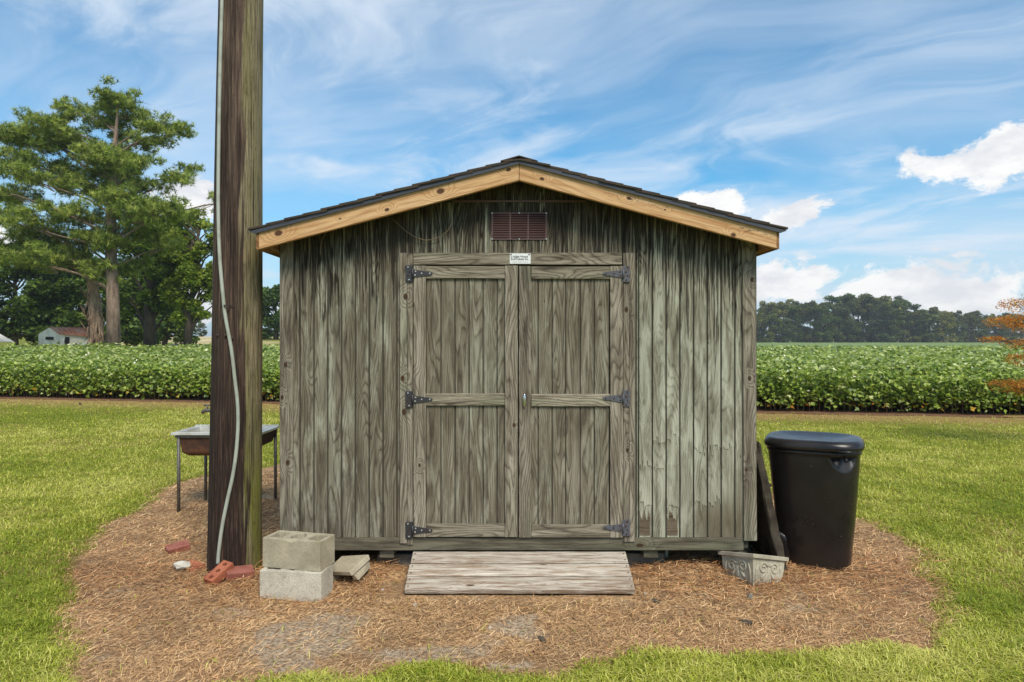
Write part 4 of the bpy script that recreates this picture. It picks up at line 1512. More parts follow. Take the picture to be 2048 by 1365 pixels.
# basin (left part) outer shell and inner bowl
V, Fc = loft([rect(SX0 + 0.13, SX0 + 0.52, SY0 + 0.11, SY1 - 0.11, SZ - 0.25), rect(SX0 + 0.08, SX0 + 0.57, SY0 + 0.06, SY1 - 0.06, SZ - 0.215), rect(SX0 + 0.055, SX0 + 0.60, SY0 + 0.035, SY1 - 0.04, SZ - 0.022)], True, False)
o = link('basin', bevel(pyd('basin', V, Fc), 0.02, 3), M_RUST, SK)
V, Fc = loft([rect(SX0, SX1, SY0, SY1, SZ - 0.025), rect(SX0, SX1, SY0, SY1, SZ - 0.004), rect(SX0 + 0.008, SX1 - 0.008, SY0 + 0.008, SY1 - 0.008, SZ)], False, False)
b0 = len(V)
inner = rect(SX0 + 0.07, SX0 + 0.585, SY0 + 0.055, SY1 - 0.06, SZ - 0.001)
deep = rect(SX0 + 0.11, SX0 + 0.55, SY0 + 0.09, SY1 - 0.09, SZ - 0.20)
V += inner + deep
o4 = [8, 9, 10, 11]
for k in range(4):
    Fc.append((o4[k], o4[(k + 1) % 4], b0 + (k + 1) % 4, b0 + k))
    Fc.append((b0 + k, b0 + (k + 1) % 4, b0 + 4 + (k + 1) % 4, b0 + 4 + k))
Fc.append((b0 + 4, b0 + 5, b0 + 6, b0 + 7))
link('enamel_top', pyd('enamel_top', V, Fc), M_ENAMEL, SK)
prism('drainboard_skirt', [(SX0 + 0.605, SZ - 0.03), (SX1 - 0.02, SZ - 0.03), (SX1 - 0.06, SZ - 0.16), (SX0 + 0.70, SZ - 0.22), (SX0 + 0.605, SZ - 0.22)], SY0 + 0.06, SY1 - 0.03, M_RUST, SK, 0.01)
for k in range(5):
    boxm('drain_rib', SX0 + 0.64, SX1 - 0.04, SY0 + 0.10 + k * 0.07, SY0 + 0.112 + k * 0.07, SZ - 0.001, SZ + 0.004, M_ENAMEL, SK, 0.001)
boxm('back_rim', SX0, SX1, SY1 - 0.02, SY1 + 0.003, SZ + 0.001, SZ + 0.012, M_ENAMEL, SK, 0.003)

TP = thing('water_tap', 'grey garden water tap on a standpipe behind the pole', 'tap', (-3.06, 7.62, 0.0))
tz = 0.94
tubem('standpipe', [(-3.06, 7.62, -0.04), (-3.06, 7.62, tz)], 0.016, M_PIPE, TP)
tubem('spout', [(-3.06, 7.62, tz), (-3.30, 7.60, tz), (-3.40, 7.59, tz), (-3.43, 7.59, tz - 0.008), (-3.445, 7.59, tz - 0.03)], [0.016, 0.016, 0.022, 0.02, 0.017], M_PIPE, TP, 10)
tubem('valve_stem', [(-3.385, 7.59, tz + 0.01), (-3.385, 7.59, tz + 0.055)], 0.009, M_PIPE, TP)
tubem('tap_handle', [(-3.425, 7.585, tz + 0.056), (-3.345, 7.595, tz + 0.060)], 0.009, M_PIPE, TP)

# ------------------------------------------------------------------ pine straw and dead grass on the bare patch
def frame_ok(x, y, mg=1.08): return np.abs(x) < (0.75 * y * mg + 0.4)


def pick(cols, w, n):
    cols = np.array([srgb(*c) for c in cols])
    k = RNG.choice(len(cols), n, p=np.array(w) / sum(w))
    return cols[k] * RNG.uniform(0.75, 1.25, (n, 1))


def ribbons(name, x, y, z, az, L, wd, pitch, bend, col, mat, label, sag=0.0):
    """curved flat strips of three segments"""
    n = len(x)
    ca, sa = np.cos(az), np.sin(az)
    V = np.zeros((n, 8, 3), np.float32)
    for s in range(4):
        t = s / 3.0
        along = L * t
        lat = bend * L * (t - t * t) * 2
        px_ = x + ca * along - sa * lat
        py_ = y + sa * along + ca * lat
        pz_ = z + np.sin(pitch) * along - sag * L * t * t
        w = wd * (1.0 if s < 3 else 0.4)
        V[:, 2 * s, 0] = px_ + sa * w / 2; V[:, 2 * s, 1] = py_ - ca * w / 2; V[:, 2 * s, 2] = pz_
        V[:, 2 * s + 1, 0] = px_ - sa * w / 2; V[:, 2 * s + 1, 1] = py_ + ca * w / 2; V[:, 2 * s + 1, 2] = pz_ + w * 0.3
    q = np.array([[0, 1, 3, 2], [2, 3, 5, 4], [4, 5, 7, 6]])
    Fc = (np.arange(n)[:, None, None] * 8 + q[None]).reshape(-1, 4)
    me = np_mesh(name, V.reshape(-1, 3), Fc, np.repeat(col, 8, 0))
    return tag(link(name, me, mat), label, None, None, 'stuff')


N = 190000
y = 3.0 + (9.0 - 3.0) * RNG.random(N) ** 1.5
x = RNG.uniform(-1, 1, N) * (0.78 * y + 0.3)
sd_ = patch_sd(x, y)
dens = np.clip((sand_f(x, y) - 0.16) * 6.0, 0.3, 1)
near_shed = np.exp(-((y - 4.95) / 0.45) ** 2)
under = (x > WL + 0.05) & (x < WR - 0.05) & (y > 5.35)
keep = (sd_ < 0.06) & (RNG.random(N) < np.clip(dens + 0.5 * near_shed, 0, 1)) & ~under
x, y, near_shed = x[keep], y[keep], near_shed[keep]
n = len(x)
rust = np.clip(0.06 + 0.5 * near_shed + 0.35 * (fbm(x * 0.9, y * 0.9, 61, 3) - 0.5), 0.02, 1)
cA = pick([(204, 166, 120), (176, 140, 100), (220, 188, 144), (122, 94, 68), (148, 116, 84)], [3, 3, 1.4, 2, 2], n)
cB = pick([(178, 128, 84), (150, 106, 70), (200, 154, 108), (106, 76, 52)], [3, 3, 2, 2], n)
isr = RNG.random(n) < rust
colr = np.where(isr[:, None], cB, cA) * (0.74 + 0.80 * fbm(x * 2.3, y * 2.3, 64, 4))[:, None]
L = np.where(isr, RNG.uniform(0.07, 0.19, n), RNG.uniform(0.02, 0.07, n))
z = H(x, y) + RNG.random(n) ** 2 * (0.010 + 0.03 * near_shed) + 0.001
# keep straw off the ramp, blocks and bin by dropping it to the ground there
onramp = (x > -0.9) & (x < 0.86) & (y > 4.45) & (y < 5.0)
keep = ~onramp
pitch = RNG.normal(0, 0.10, n) + np.where(isr, 0.0, RNG.uniform(-0.1, 0.45, n))
ribbons('pine_straw', x[keep], y[keep], z[keep], RNG.uniform(0, 2 * math.pi, n)[keep], L[keep], RNG.uniform(0.0016, 0.0034, n)[keep] * (y[keep] / 4.5), pitch[keep], RNG.normal(0, 0.25, n)[keep], colr[keep], M_STRAW, 'fallen pine needles and dead grass on the bare patch')

# pebbles, bark chips and pale crumbs that show singly
chips_at = [(1493, 1247, 0.035, 'dark bark chip lying in the straw right of the ramp', 'bark_chip', M_BARK), (1500, 1198, 0.03, 'small grey stone in the straw before the planter', 'pebble', M_PAD),
            (1310, 1206, 0.028, 'dark bark chip beside the front corner of the ramp', 'bark_chip', M_BARK), (1085, 1281, 0.028, 'dark twisted bark strip on the straw in front of the ramp', 'bark_chip', M_BARK),
            (1290, 1190, 0.015, 'tiny white pebble at the front corner of the ramp', 'pebble', M_STONE), (980, 1258, 0.014, 'tiny white pebble on the sandy spot before the ramp', 'pebble', M_STONE),
            (765, 1184, 0.012, 'tiny white pebble in the straw beside the grey concrete block', 'pebble', M_STONE), (1797, 919, 0.03, 'white paper scrap lying on the lawn beside the bin', 'litter', M_PLATE),
            (160, 810, 0.06, 'dark clod on the dry strip along the crop', 'clod', M_BARK), (830, 1212, 0.016, 'small pale pebble before the left corner of the ramp', 'pebble', M_STONE)]
for i, (ax, ay, sz, lab, nm, mt) in enumerate(chips_at):
    d_ = CAM_H * F / (ay - HY)
    xx, yy = (ax - CX) * d_ / F, d_
    rr = random.Random(60 + i)
    bm = bmesh.new()
    bmesh.ops.create_icosphere(bm, subdivisions=2, radius=sz)
    for v in bm.verts:
        v.co = Vector((v.co.x * (1.5 if 'bark' in nm else 1), v.co.y * 0.7, v.co.z * (0.35 if 'bark' in nm or nm == 'litter' else 0.7))) * rr.uniform(0.7, 1.2)
    me = bpy.data.meshes.new(nm)
    bm.to_mesh(me)
    bm.free()
    o = link(nm, me, mt)
    o.location = (xx, yy, Hs(xx, yy) + sz * 0.25)
    o.rotation_euler = (0, 0, rr.uniform(0, 6))
    tag(o, lab, {'bark_chip': 'bark', 'pebble': 'pebble', 'litter': 'litter', 'clod': 'clod'}[nm])

# ------------------------------------------------------------------ grass
N = 900000
u = RNG.random(N)
y = 2.7 * (21.0 / 2.7) ** u
x = RNG.uniform(-1, 1, N) * (0.92 * y + 0.5)
sd_ = patch_sd(x, y)
dist_e = edge_y(x) - y
prob = sstep(-0.06, 0.12, sd_) + 0.005
pd = np.clip(dist_e / 2.4, 0, 1) ** 0.8
prob = prob * (0.14 + 0.86 * pd) * (0.45 + 0.75 * fbm(x * 1.5, y * 1.5, 50, 3))
shedbox = (x > WL - 0.1) & (x < WR + 0.1) & (y > 4.9) & (y < YB + 0.1)
binbox = (np.hypot(x - 2.355, y - 5.33) < 0.36)
keep = (RNG.random(N) < prob) & (dist_e > 0.1) & ~shedbox & ~binbox
x, y, sd_, dist_e = x[keep], y[keep], sd_[keep], dist_e[keep]
n = len(x)
tone = 0.55 * fbm(x * 0.55, y * 0.55, 70, 3) + 0.45 * fbm(x * 3.2, y * 3.2, 71, 3)
fine = RNG.random(n)
ca_ = np.array([srgb(124, 142, 40), srgb(176, 182, 66), srgb(212, 208, 120)])
k = np.clip(tone * 2.4 - 0.72 + (fine - 0.5) * 0.9, 0, 1)[:, None] * 2
col = np.where(k < 1, ca_[0] * (1 - k) + ca_[1] * k, ca_[1] * (2 - k) + ca_[2] * (k - 1))
dryp = 0.07 + 0.75 * sstep(2.6, 0.6, dist_e) if False else 0.15 + 0.7 * (1 - sstep(0.7, 3.4, dist_e)) + 0.32 * sstep(0.52, 0.68, fbm(x * 1.1, y * 1.1, 75, 3))
isd = RNG.random(n) < dryp
col = np.where(isd[:, None], pick([(190, 160, 110), (168, 138, 92), (204, 182, 130)], [2, 2, 1], n), col)
col = col * RNG.uniform(0.8, 1.2, (n, 1))
hgt = (RNG.uniform(0.03, 0.075, n) * (0.7 + 0.6 * tone)) * np.where(isd, 0.6, 1.0) * np.where(sd_ < 0.1, 0.7, 1.0)
wd = RNG.uniform(0.003, 0.0056, n) * (0.7 + y / 7.5)
az = RNG.uniform(0, 2 * math.pi, n)
leanv = RNG.uniform(0.3, 1.9, n)
z = H(x, y) - 0.004
ca, sa = np.cos(az), np.sin(az)
V = np.zeros((n, 4, 3), np.float32)
off1, off2 = hgt * leanv * 0.35, hgt * leanv
V[:, 0] = np.stack([x, y, z], -1)
V[:, 1] = np.stack([x + ca * off1 + sa * wd * .5, y + sa * off1 - ca * wd * .5, z + hgt * 0.55], -1)
V[:, 2] = np.stack([x + ca * off1 - sa * wd * .5, y + sa * off1 + ca * wd * .5, z + hgt * 0.55], -1)
V[:, 3] = np.stack([x + ca * off2, y + sa * off2, z + hgt * (1 - 0.3 * leanv)], -1)
tri = np.array([[0, 1, 2], [2, 1, 3]])
Fc = (np.arange(n)[:, None, None] * 4 + tri[None]).reshape(-1, 3)
me = np_mesh('grass', V.reshape(-1, 3), Fc, np.repeat(col, 4, 0))
tag(link('grass', me, M_GRASS), 'short mown green grass of the lawn', None, None, 'stuff')
GRASS_N = n

# ------------------------------------------------------------------ crop field
CROP_H = 1.05
def crop_end(x): return np.where(np.asarray(x) < 0, 40.5, 285.0)


def canopy_h(x, y):
    t = (y - edge_y(x)) * 0.982
    row = 0.5 + 0.5 * np.cos(2 * np.pi * (t - 0.45) / 0.95)
    return CROP_H * (0.80 + 0.10 * row * np.exp(-t / 25) + 0.42 * (fbm(x * 0.9, y * 0.9, 90, 3) - 0.5))


# closed canopy underneath the separate leaves
for side, xa, xb, yend in ((0, -62, 0, 40.5), (1, 0.02, 260, 285)):
    xs_ = np.unique(np.concatenate([np.linspace(xa, xb, 90), np.linspace(max(xa, -30), min(xb, 30), 130)]))
    ts = np.concatenate([np.array([0.0, 0.15]), 0.35 + (np.geomspace(1, 1 + (yend - 14), 110) - 1)])
    gx, gt = np.meshgrid(xs_, ts)
    gy = edge_y(np.clip(gx, -60, 40)) + 0.45 + gt
    gy = np.minimum(gy, yend)
    gz = H(gx, gy) + np.where(gt < 0.01, 0.35, canopy_h(gx, gy) * np.where(gt < 0.2, 0.75, 0.9))
    Vc = np.stack([gx, gy, gz], -1).reshape(-1, 3)
    nx_, ny_ = len(xs_), len(ts)
    ii = np.arange((ny_ - 1) * (nx_ - 1))
    r0, c0 = ii // (nx_ - 1), ii % (nx_ - 1)
    a0 = r0 * nx_ + c0
    me = np_mesh('crop_canopy', Vc, np.stack([a0, a0 + 1, a0 + nx_ + 1, a0 + nx_], -1), smooth=True)
    if side == 0:
        m, b, p = newmat('crop_canopy')
        P = b.pos()
        f1 = b.noise(P, 9.0, 4, 0.65)
        f2 = b.noise(P, 1.1, 3, 0.6)
        c = b.ramp(f1, [(0.32, srgb(62, 78, 28)), (0.52, srgb(116, 138, 62)), (0.68, srgb(170, 180, 112))])
        c = b.mix(b.ss(f2, 0.5, 0.68, 0.0, 0.4), c, srgb(62, 90, 34))
        b.lk(p.inputs['Base Color'], c)
        p.inputs['Roughness'].default_value = 0.7
        bumped(b, p, f1, 1.0, 0.12)
        M_CANOPY = m
    tag(link('crop_canopy', me, M_CANOPY), 'dense green canopy of the field crop', None, None, 'stuff')


def leaves(x, y, z, size, nrm, col, name, mat, lab, kind=None, parent=None):
    """lobed leaves, two folded quads each; nrm = (n,3) unit normals"""
    n = len(x)
    rnd = RNG.normal(0, 1, (n, 3))
    a = rnd - (rnd * nrm).sum(1, keepdims=True) * nrm
    a /= np.linalg.norm(a, axis=1, keepdims=True) + 1e-9
    b_ = np.cross(nrm, a)
    c = np.stack([x, y, z], -1)
    s = size[:, None]
    pts = [(-0.45, 0, 0.0), (-0.1, 0.52, 0.10), (0.16, 0.24, 0.05), (0.6, 0.0, -0.10), (0.16, -0.24, 0.05), (-0.1, -0.52, 0.10)]
    V = np.stack([c + s * (p_[0] * a + p_[1] * b_ + p_[2] * nrm) for p_ in pts], 1)
    q = np.array([[0, 3, 2, 1], [0, 5, 4, 3]])
    Fc = (np.arange(n)[:, None, None] * 6 + q[None]).reshape(-1, 4)
    me = np_mesh(name, V.reshape(-1, 3), Fc, np.repeat(col, 6, 0))
    o = link(name, me, mat, parent)
    if kind:
        tag(o, lab, None, None, kind)
    return o


def normals(n, tilt, bias=(0, 0, 1)):
    v = RNG.normal(0, tilt, (n, 3)) + np.array(bias)
    return v / np.linalg.norm(v, axis=1, keepdims=True)


parts = []
# front curtain
n = 76000
x = RNG.uniform(-26, 20, n)
t = RNG.random(n) ** 1.3 * 1.5
y = edge_y(x) + 0.1 + t
top = canopy_h(x, y) * 1.04
f = RNG.random(n) ** 0.75
z = 0.10 + (top - 0.06) * f + RNG.normal(0, 0.03, n)
low = f < 0.22
nr = normals(n, 0.55, (0.05, -0.35, 0.8))
sz = RNG.uniform(0.06, 0.13, n)
cg = pick([(134, 154, 54), (106, 130, 44), (160, 174, 78), (184, 190, 120), (78, 102, 36)], [4, 3, 3, 1.2, 2], n)
yel = low & (RNG.random(n) < 0.13)
cg = np.where(yel[:, None], pick([(206, 160, 46), (190, 128, 40), (170, 150, 60)], [2, 1, 2], n), cg)
ok = ~(low & (RNG.random(n) < 0.45))
parts.append((x[ok], y[ok], z[ok], sz[ok], nr[ok], cg[ok]))
# canopy tops, thinning out with distance (sampled evenly on the view)
n = 90000
t = 1.2 + (np.geomspace(1, 90, n) - 1) * RNG.uniform(0.97, 1.03, n)
RNG.shuffle(t)
ang = RNG.uniform(-1.25, 0.85, n)
y0 = 17 + t
x = ang * y0
y = edge_y(np.clip(x, -60, 40)) + t
ok = y < crop_end(x)
x, y, t = x[ok], y[ok], t[ok]
n = len(x)
z = H(x, y) + canopy_h(x, y) * 0.93 + RNG.normal(0.03, 0.055, n)
sz = RNG.uniform(0.08, 0.15, n) * (1 + t / 28)
cg = pick([(150, 166, 80), (112, 132, 52), (182, 190, 116), (206, 210, 160), (86, 106, 42)], [4, 3, 3, 0.9, 1.6], n)
parts.append((x, y, z, sz, normals(n, 0.42), cg))
# white blossoms
n = 700
t = RNG.random(n) ** 2 * 45
x = RNG.uniform(-1.2, 0.85, n) * (18 + t)
y = edge_y(x) + t + 0.15
ok = y < crop_end(x)
x, y, t = x[ok], y[ok], t[ok]
n = len(x)
z = H(x, y) + canopy_h(x, y) * np.where(t < 0.9, RNG.uniform(0.5, 1.0, n), 1.0) + 0.03
parts.append((x, y, z, RNG.uniform(0.05, 0.085, n) * (1 + t / 40), normals(n, 0.4, (0, -0.5, 0.7)), pick([(250, 246, 226), (240, 228, 214)], [3, 1], n)))
P_ = [np.concatenate([q[k] for q in parts]) for k in range(6)]
leaves(*P_, 'crop_foliage', M_LEAF, 'broad green leaves and white blossoms of the field crop', 'stuff')
# stems of the front rows
V, Fc = [], []
rr = random.Random(17)
xx = -26.0
while xx < 20:
    for row in (0.35, 1.25):
        q = float(edge_y(xx)) + row + rr.uniform(-0.06, 0.06)
        h = Hs(xx, q)
        tube(V, Fc, [(xx, q, h - 0.02), (xx + rr.uniform(-.02, .02), q, h + 0.3), (xx + rr.uniform(-.06, .06), q + rr.uniform(-.05, .05), h + 0.75)], [0.009, 0.007, 0.004], 4, False)
        if rr.random() < 0.6:
            a = rr.uniform(0, 6.28)
            tube(V, Fc, [(xx, q, h + 0.2), (xx + 0.2 * math.cos(a), q + 0.15 * math.sin(a), h + 0.5)], [0.005, 0.003], 3, False)
    xx += rr.uniform(0.09, 0.17)
tag(link('crop_stems', pyd('crop_stems', V, Fc), plain('crop_stem', srgb(96, 72, 46), 0.9)), 'brown stems of the front crop rows', None, None, 'stuff')
# soil strip at the foot of the crop
xs_ = np.linspace(-30, 22, 120)
V = []
for x_ in xs_:
    for dy_ in (-0.25, 1.6):
        wob = 0.12 * (float(fbm(x_ * 1.2, 3, 7, 2)) - 0.5) if dy_ < 0 else 0
        yy = float(edge_y(x_)) + dy_ + wob
        V.append((x_, yy, Hs(x_, yy) + 0.006))
Fc = [(2 * i, 2 * i + 2, 2 * i + 3, 2 * i + 1) for i in range(len(xs_) - 1)]
tag(link('field_soil', pyd('field_soil', V, Fc), plain('red_brown_soil', srgb(112, 78, 52), 0.95, var=0.35, nscale=12, bump=0.8, bdist=0.02)), 'bare reddish soil at the foot of the crop', None, None, 'structure')


# ------------------------------------------------------------------ trees
def crown_points(pads, dens, shell=0.55):
    out = []
    for (cx, cy, cz, rx, ry, rz) in pads:
        n = max(12, int(dens * (rx * ry + rx * rz + ry * rz)))
        v = RNG.normal(0, 1, (n, 3))
        v /= np.linalg.norm(v, axis=1, keepdims=True)
        r = shell + (1 - shell) * RNG.random(n)
        r = np.where(RNG.random(n) < 0.35, RNG.random(n) ** 0.5, r)
        v[:, 2] = np.where(RNG.random(n) < 0.45, np.abs(v[:, 2]), v[:, 2])
        w = 1 + 0.35 * (RNG.random((n, 1)) - 0.5)
        out.append(np.array([cx, cy, cz]) + v * r[:, None] * w * np.array([rx, ry, rz]))
    return np.concatenate(out)


def leaf_crown(name, pads, dens, size, cols, wts, mat, parent, tilt=0.6):
    p_ = crown_points(pads, dens)
    n = len(p_)
    cl = pick(cols, wts, n)
    # clump tint: neighbouring leaves share a tone
    tone = 0.7 + 0.6 * fbm(p_[:, 0] * 0.9 + p_[:, 1] * 0.5, p_[:, 2] * 1.1 + p_[:, 1] * 0.4, 33, 2)
    o = leaves(p_[:, 0], p_[:, 1], p_[:, 2], RNG.uniform(size * 0.7, size * 1.3, n), normals(n, tilt), cl * tone[:, None], name, mat, None)
    setp(o, parent)
    return o


def needle_crown(name, pts, per, length, cols, wts, mat, parent):
    n = len(pts)
    cl = np.repeat(pick(cols, wts, n), per, 0)
    c = np.repeat(pts, per, 0)
    d = RNG.normal(0, 1, (n * per, 3)) + np.array([0, 0, 0.55])
    d /= np.linalg.norm(d, axis=1, keepdims=True)
    rnd = RNG.normal(0, 1, (n * per, 3))
    s = np.cross(d, rnd)
    s /= np.linalg.norm(s, axis=1, keepdims=True) + 1e-9
    L = RNG.uniform(0.6, 1.15, (n * per, 1)) * length
    w = length * 0.13
    V = np.stack([c - s * w / 2, c + s * w / 2, c + d * L], 1)
    Fc = np.arange(n * per * 3).reshape(-1, 3)
    cl = np.repeat(cl * RNG.uniform(0.8, 1.2, (n * per, 1)), 3, 0)
    return link(name, np_mesh(name, V.reshape(-1, 3), Fc, cl), mat, parent)


def branch_pts(a, b, sag=0.08, n=5):
    a, b = Vector(a), Vector(b)
    L = (b - a).length
    out = []
    for i in range(n):
        t = i / (n - 1)
        q = a.lerp(b, t)
        q.z += sag * L * math.sin(math.pi * t) * (1 if sag > 0 else 1)
        if 0 < i < n - 1:
            q += Vector((random.uniform(-1, 1), random.uniform(-1, 1), random.uniform(-1, 1))) * 0.04 * L
        out.append(q)
    return out


def trunk_mesh(name, path, rads, limbs, mat, parent, n=12):
    """path: trunk centre line; limbs: list of (index along path, tip, base radius)"""
    V, Fc = [], []
    tube(V, Fc, path, rads, n)
    for a, tip, r in limbs:
        tube(V, Fc, branch_pts(a, tip), [r, r * 0.8, r * 0.6, r * 0.42, r * 0.2], 6, False)
    return link(name, pyd(name, V, Fc, True), mat, parent)


def lerp_path(path, z):
    for a, b in zip(path[:-1], path[1:]):
        if a[2] <= z <= b[2]:
            t = (z - a[2]) / (b[2] - a[2])
            return tuple(a[k] + t * (b[k] - a[k]) for k in range(3))
    return path[-1] if z > path[-1][2] else path[0]


# the tall pine beyond the crop on the left
D = 42.0
base = px(228, 681, D)
bz = Hs(base.x, D) - 0.1
pine_t = thing('pine_tree', 'tall pine with layered needle pads beyond the crop, beside the snag', 'tree', (base.x, D, bz))
path = [(base.x, D, bz), *[tuple(px(x_, y_, D)) for x_, y_ in ((226, 600), (222, 500), (222, 420), (229, 340), (231, 280), (236, 215), (238, 190))]]
rads = [0.42, 0.36, 0.32, 0.27, 0.19, 0.13, 0.06, 0.03]
PADS = [(237, 203, 46, 22), (192, 238, 52, 26), (262, 235, 34, 20), (128, 222, 26, 18), (98, 248, 38, 24), (312, 250, 42, 20), (352, 262, 24, 12), (290, 285, 52, 15),
        (52, 282, 60, 17), (8, 275, 28, 14), (128, 292, 52, 28), (196, 300, 50, 20), (240, 318, 50, 20), (62, 328, 52, 24), (140, 345, 50, 24), (30, 350, 50, 22), (272, 330, 30, 18),
        (392, 346, 26, 11), (345, 358, 40, 12), (300, 372, 36, 14), (205, 378, 50, 24), (130, 372, 45, 20), (255, 398, 52, 20), (40, 402, 62, 20), (-20, 380, 50, 24),
        (340, 420, 44, 16), (375, 432, 30, 12), (250, 440, 60, 20), (150, 432, 60, 22), (20, 440, 60, 26), (90, 472, 60, 24), (210, 480, 52, 22), (300, 470, 50, 22), (345, 492, 36, 18),
        (150, 520, 60, 22), (40, 520, 62, 26), (250, 535, 45, 18), (195, 545, 40, 14), (-30, 500, 60, 30)]
rq = random.Random(3)
PADS += [(rq.gauss(185, 85), q, rq.uniform(26, 44), rq.uniform(18, 30)) for q in [rq.uniform(250, 530) for _ in range(9)]]
pts, limbs = [], []
rp = random.Random(77)
for i, (x_, y_, rx_, ry_) in enumerate(PADS):
    dd = D + rp.uniform(-2.6, 2.6) * min(1.0, (y_ - 170) / 160)
    c = px(x_, y_, dd)
    k = dd / F
    for _ in range(max(4, int(rx_ * ry_ / 60))):
        o_ = Vector((rp.gauss(0, 0.5), rp.gauss(0, 0.5), rp.gauss(0, 0.45)))
        sub = c + Vector((o_.x * rx_ * k, o_.y * rx_ * k, o_.z * ry_ * k))
        r = rp.uniform(0.45, 0.8)
        nn = int(52 * r)
        v = RNG.normal(0, 1, (nn, 3))
        v /= np.linalg.norm(v, axis=1, keepdims=True)
        pts.append(np.array(sub) + v * RNG.uniform(0.3, 1.0, (nn, 1)) * np.array([r, r, r * 0.5]) + np.array([0, 0, 0.05]))
    a = lerp_path(path, max(bz + 4.2, c.z - abs(c.x - base.x) * 0.35 - 0.3))
    limbs.append((a, (c.x, c.y, c.z - 0.15), 0.035 + 0.009 * (Vector(a) - c).length))
    for _ in range(3):
        e = c + Vector((rp.uniform(-1, 1) * rx_ * k, rp.uniform(-1, 1) * rx_ * k, rp.uniform(-.2, .5) * ry_ * k))
        limbs.append(((c.x * 0.6 + a[0] * 0.4, c.y * 0.6 + a[1] * 0.4, c.z * 0.6 + a[2] * 0.4 - 0.05), tuple(e), 0.028))
trunk_mesh('trunk', path, rads, limbs, M_PINEBARK, pine_t)
needle_crown('crown', np.concatenate(pts), 11, 0.30, [(148, 162, 72), (122, 140, 60), (172, 182, 92), (92, 110, 48), (192, 196, 110)], [4, 4, 3, 3, 1], M_NEEDLE, pine_t)

# dead snag beside it
D2 = 43.5
base = px(193, 681, D2)
bz = Hs(base.x, D2) - 0.1
snag = thing('dead_tree_snag', 'dead tree trunk with peeling shaggy bark beside the rusty-roofed hut', 'tree', (base.x, D2, bz))
path = [(base.x + 0.1, D2, bz), *[tuple(px(x_, y_, D2)) for x_, y_ in ((192, 640), (189, 600), (184, 560), (176, 520), (170, 480))]]
V, Fc = [], []
tube(V, Fc, path, [0.46, 0.40, 0.35, 0.29, 0.22, 0.1], 14)
tube(V, Fc, branch_pts(path[3], tuple(px(120, 518, D2)), 0.02), [0.15, 0.12, 0.09, 0.06, 0.03], 6)
link('trunk', pyd('trunk', V, Fc, True), M_SNAG, snag)
rr = random.Random(9)
for k in range(26):
    z = rr.uniform(bz + 1.2, bz + 4.4)
    c = lerp_path(path, z)
    a = rr.uniform(math.pi * 0.9, math.pi * 2.1)
    r = 0.38
    p0_ = Vector((c[0] + r * math.cos(a), c[1] + r * math.sin(a), z))
    out_ = Vector((math.cos(a), math.sin(a), 0))
    l_ = rr.uniform(0.5, 1.3)
    pts_ = [p0_, p0_ + out_ * 0.12 + Vector((0, 0, -l_ * 0.4)), p0_ + out_ * rr.uniform(0.15, 0.4) + Vector((0, 0, -l_))]
    if rr.random() < 0.3:
        pts_[-1] = p0_ + out_ * 0.5 + Vector((0, 0, l_ * 0.5))
    tubem('bark_strip', pts_, [0.05, 0.04, 0.012], M_SNAG, snag, 4)

BROAD = [(110, 136, 50), (134, 156, 62), (86, 112, 42), (158, 172, 78), (64, 88, 34)]


def broad_tree(name, label, xb, D, crown_px, dens, size, cols=BROAD, wts=(3, 3, 3, 1.5, 2), trunk_px=None, r0=0.35, group=None, mat=None, depth=1.0, tilt=0.6, bmat=None):
    """crown_px: pads as (x, y, rx, ry) photo pixels at the tree's own distance"""
    b_ = px(xb, HY, D)
    bz = Hs(b_.x, D) - 0.1
    t = thing(name, label, 'tree', (b_.x, D, bz), group)
    k = D / F
    top = min(q[1] for q in crown_px)
    tp = trunk_px or [(xb, HY), (xb, (HY + top) / 2), (xb, top + 20)]
    path = [(b_.x, D, bz)] + [tuple(px(x_, y_, D)) for x_, y_ in tp[1:]]
    n = len(path)
    rads = [r0 * (1 - 0.85 * i / (n - 1)) for i in range(n)]
    pads, limbs = [], []
    for (x_, y_, rx_, ry_) in crown_px:
        dd = D + random.uniform(-1, 1) * rx_ * k * 0.8 * depth
        c = px(x_, y_, dd)
        pads.append((c.x, c.y, c.z, rx_ * k, max(rx_, ry_) * k * depth, ry_ * k))
        a = lerp_path(path, max(path[0][2] + 1.2, c.z - 0.8 * abs(c.x - b_.x) - 0.6))
        limbs.append((a, tuple(c), 0.28 * r0 + 0.01))
    trunk_mesh('trunk', path, rads, limbs, bmat or M_BARK, t, 10)
    leaf_crown('crown', pads, dens, size, cols, wts, mat or M_TREELEAF, t, tilt)
    return t


def scatter_pads(x0, x1, y0, y1, n, r0, r1, seed):
    rr = random.Random(seed)
    return [(rr.uniform(x0, x1), rr.uniform(y0, y1), q, q * rr.uniform(0.55, 0.85)) for q in (rr.uniform(r0, r1) for _ in range(n))]


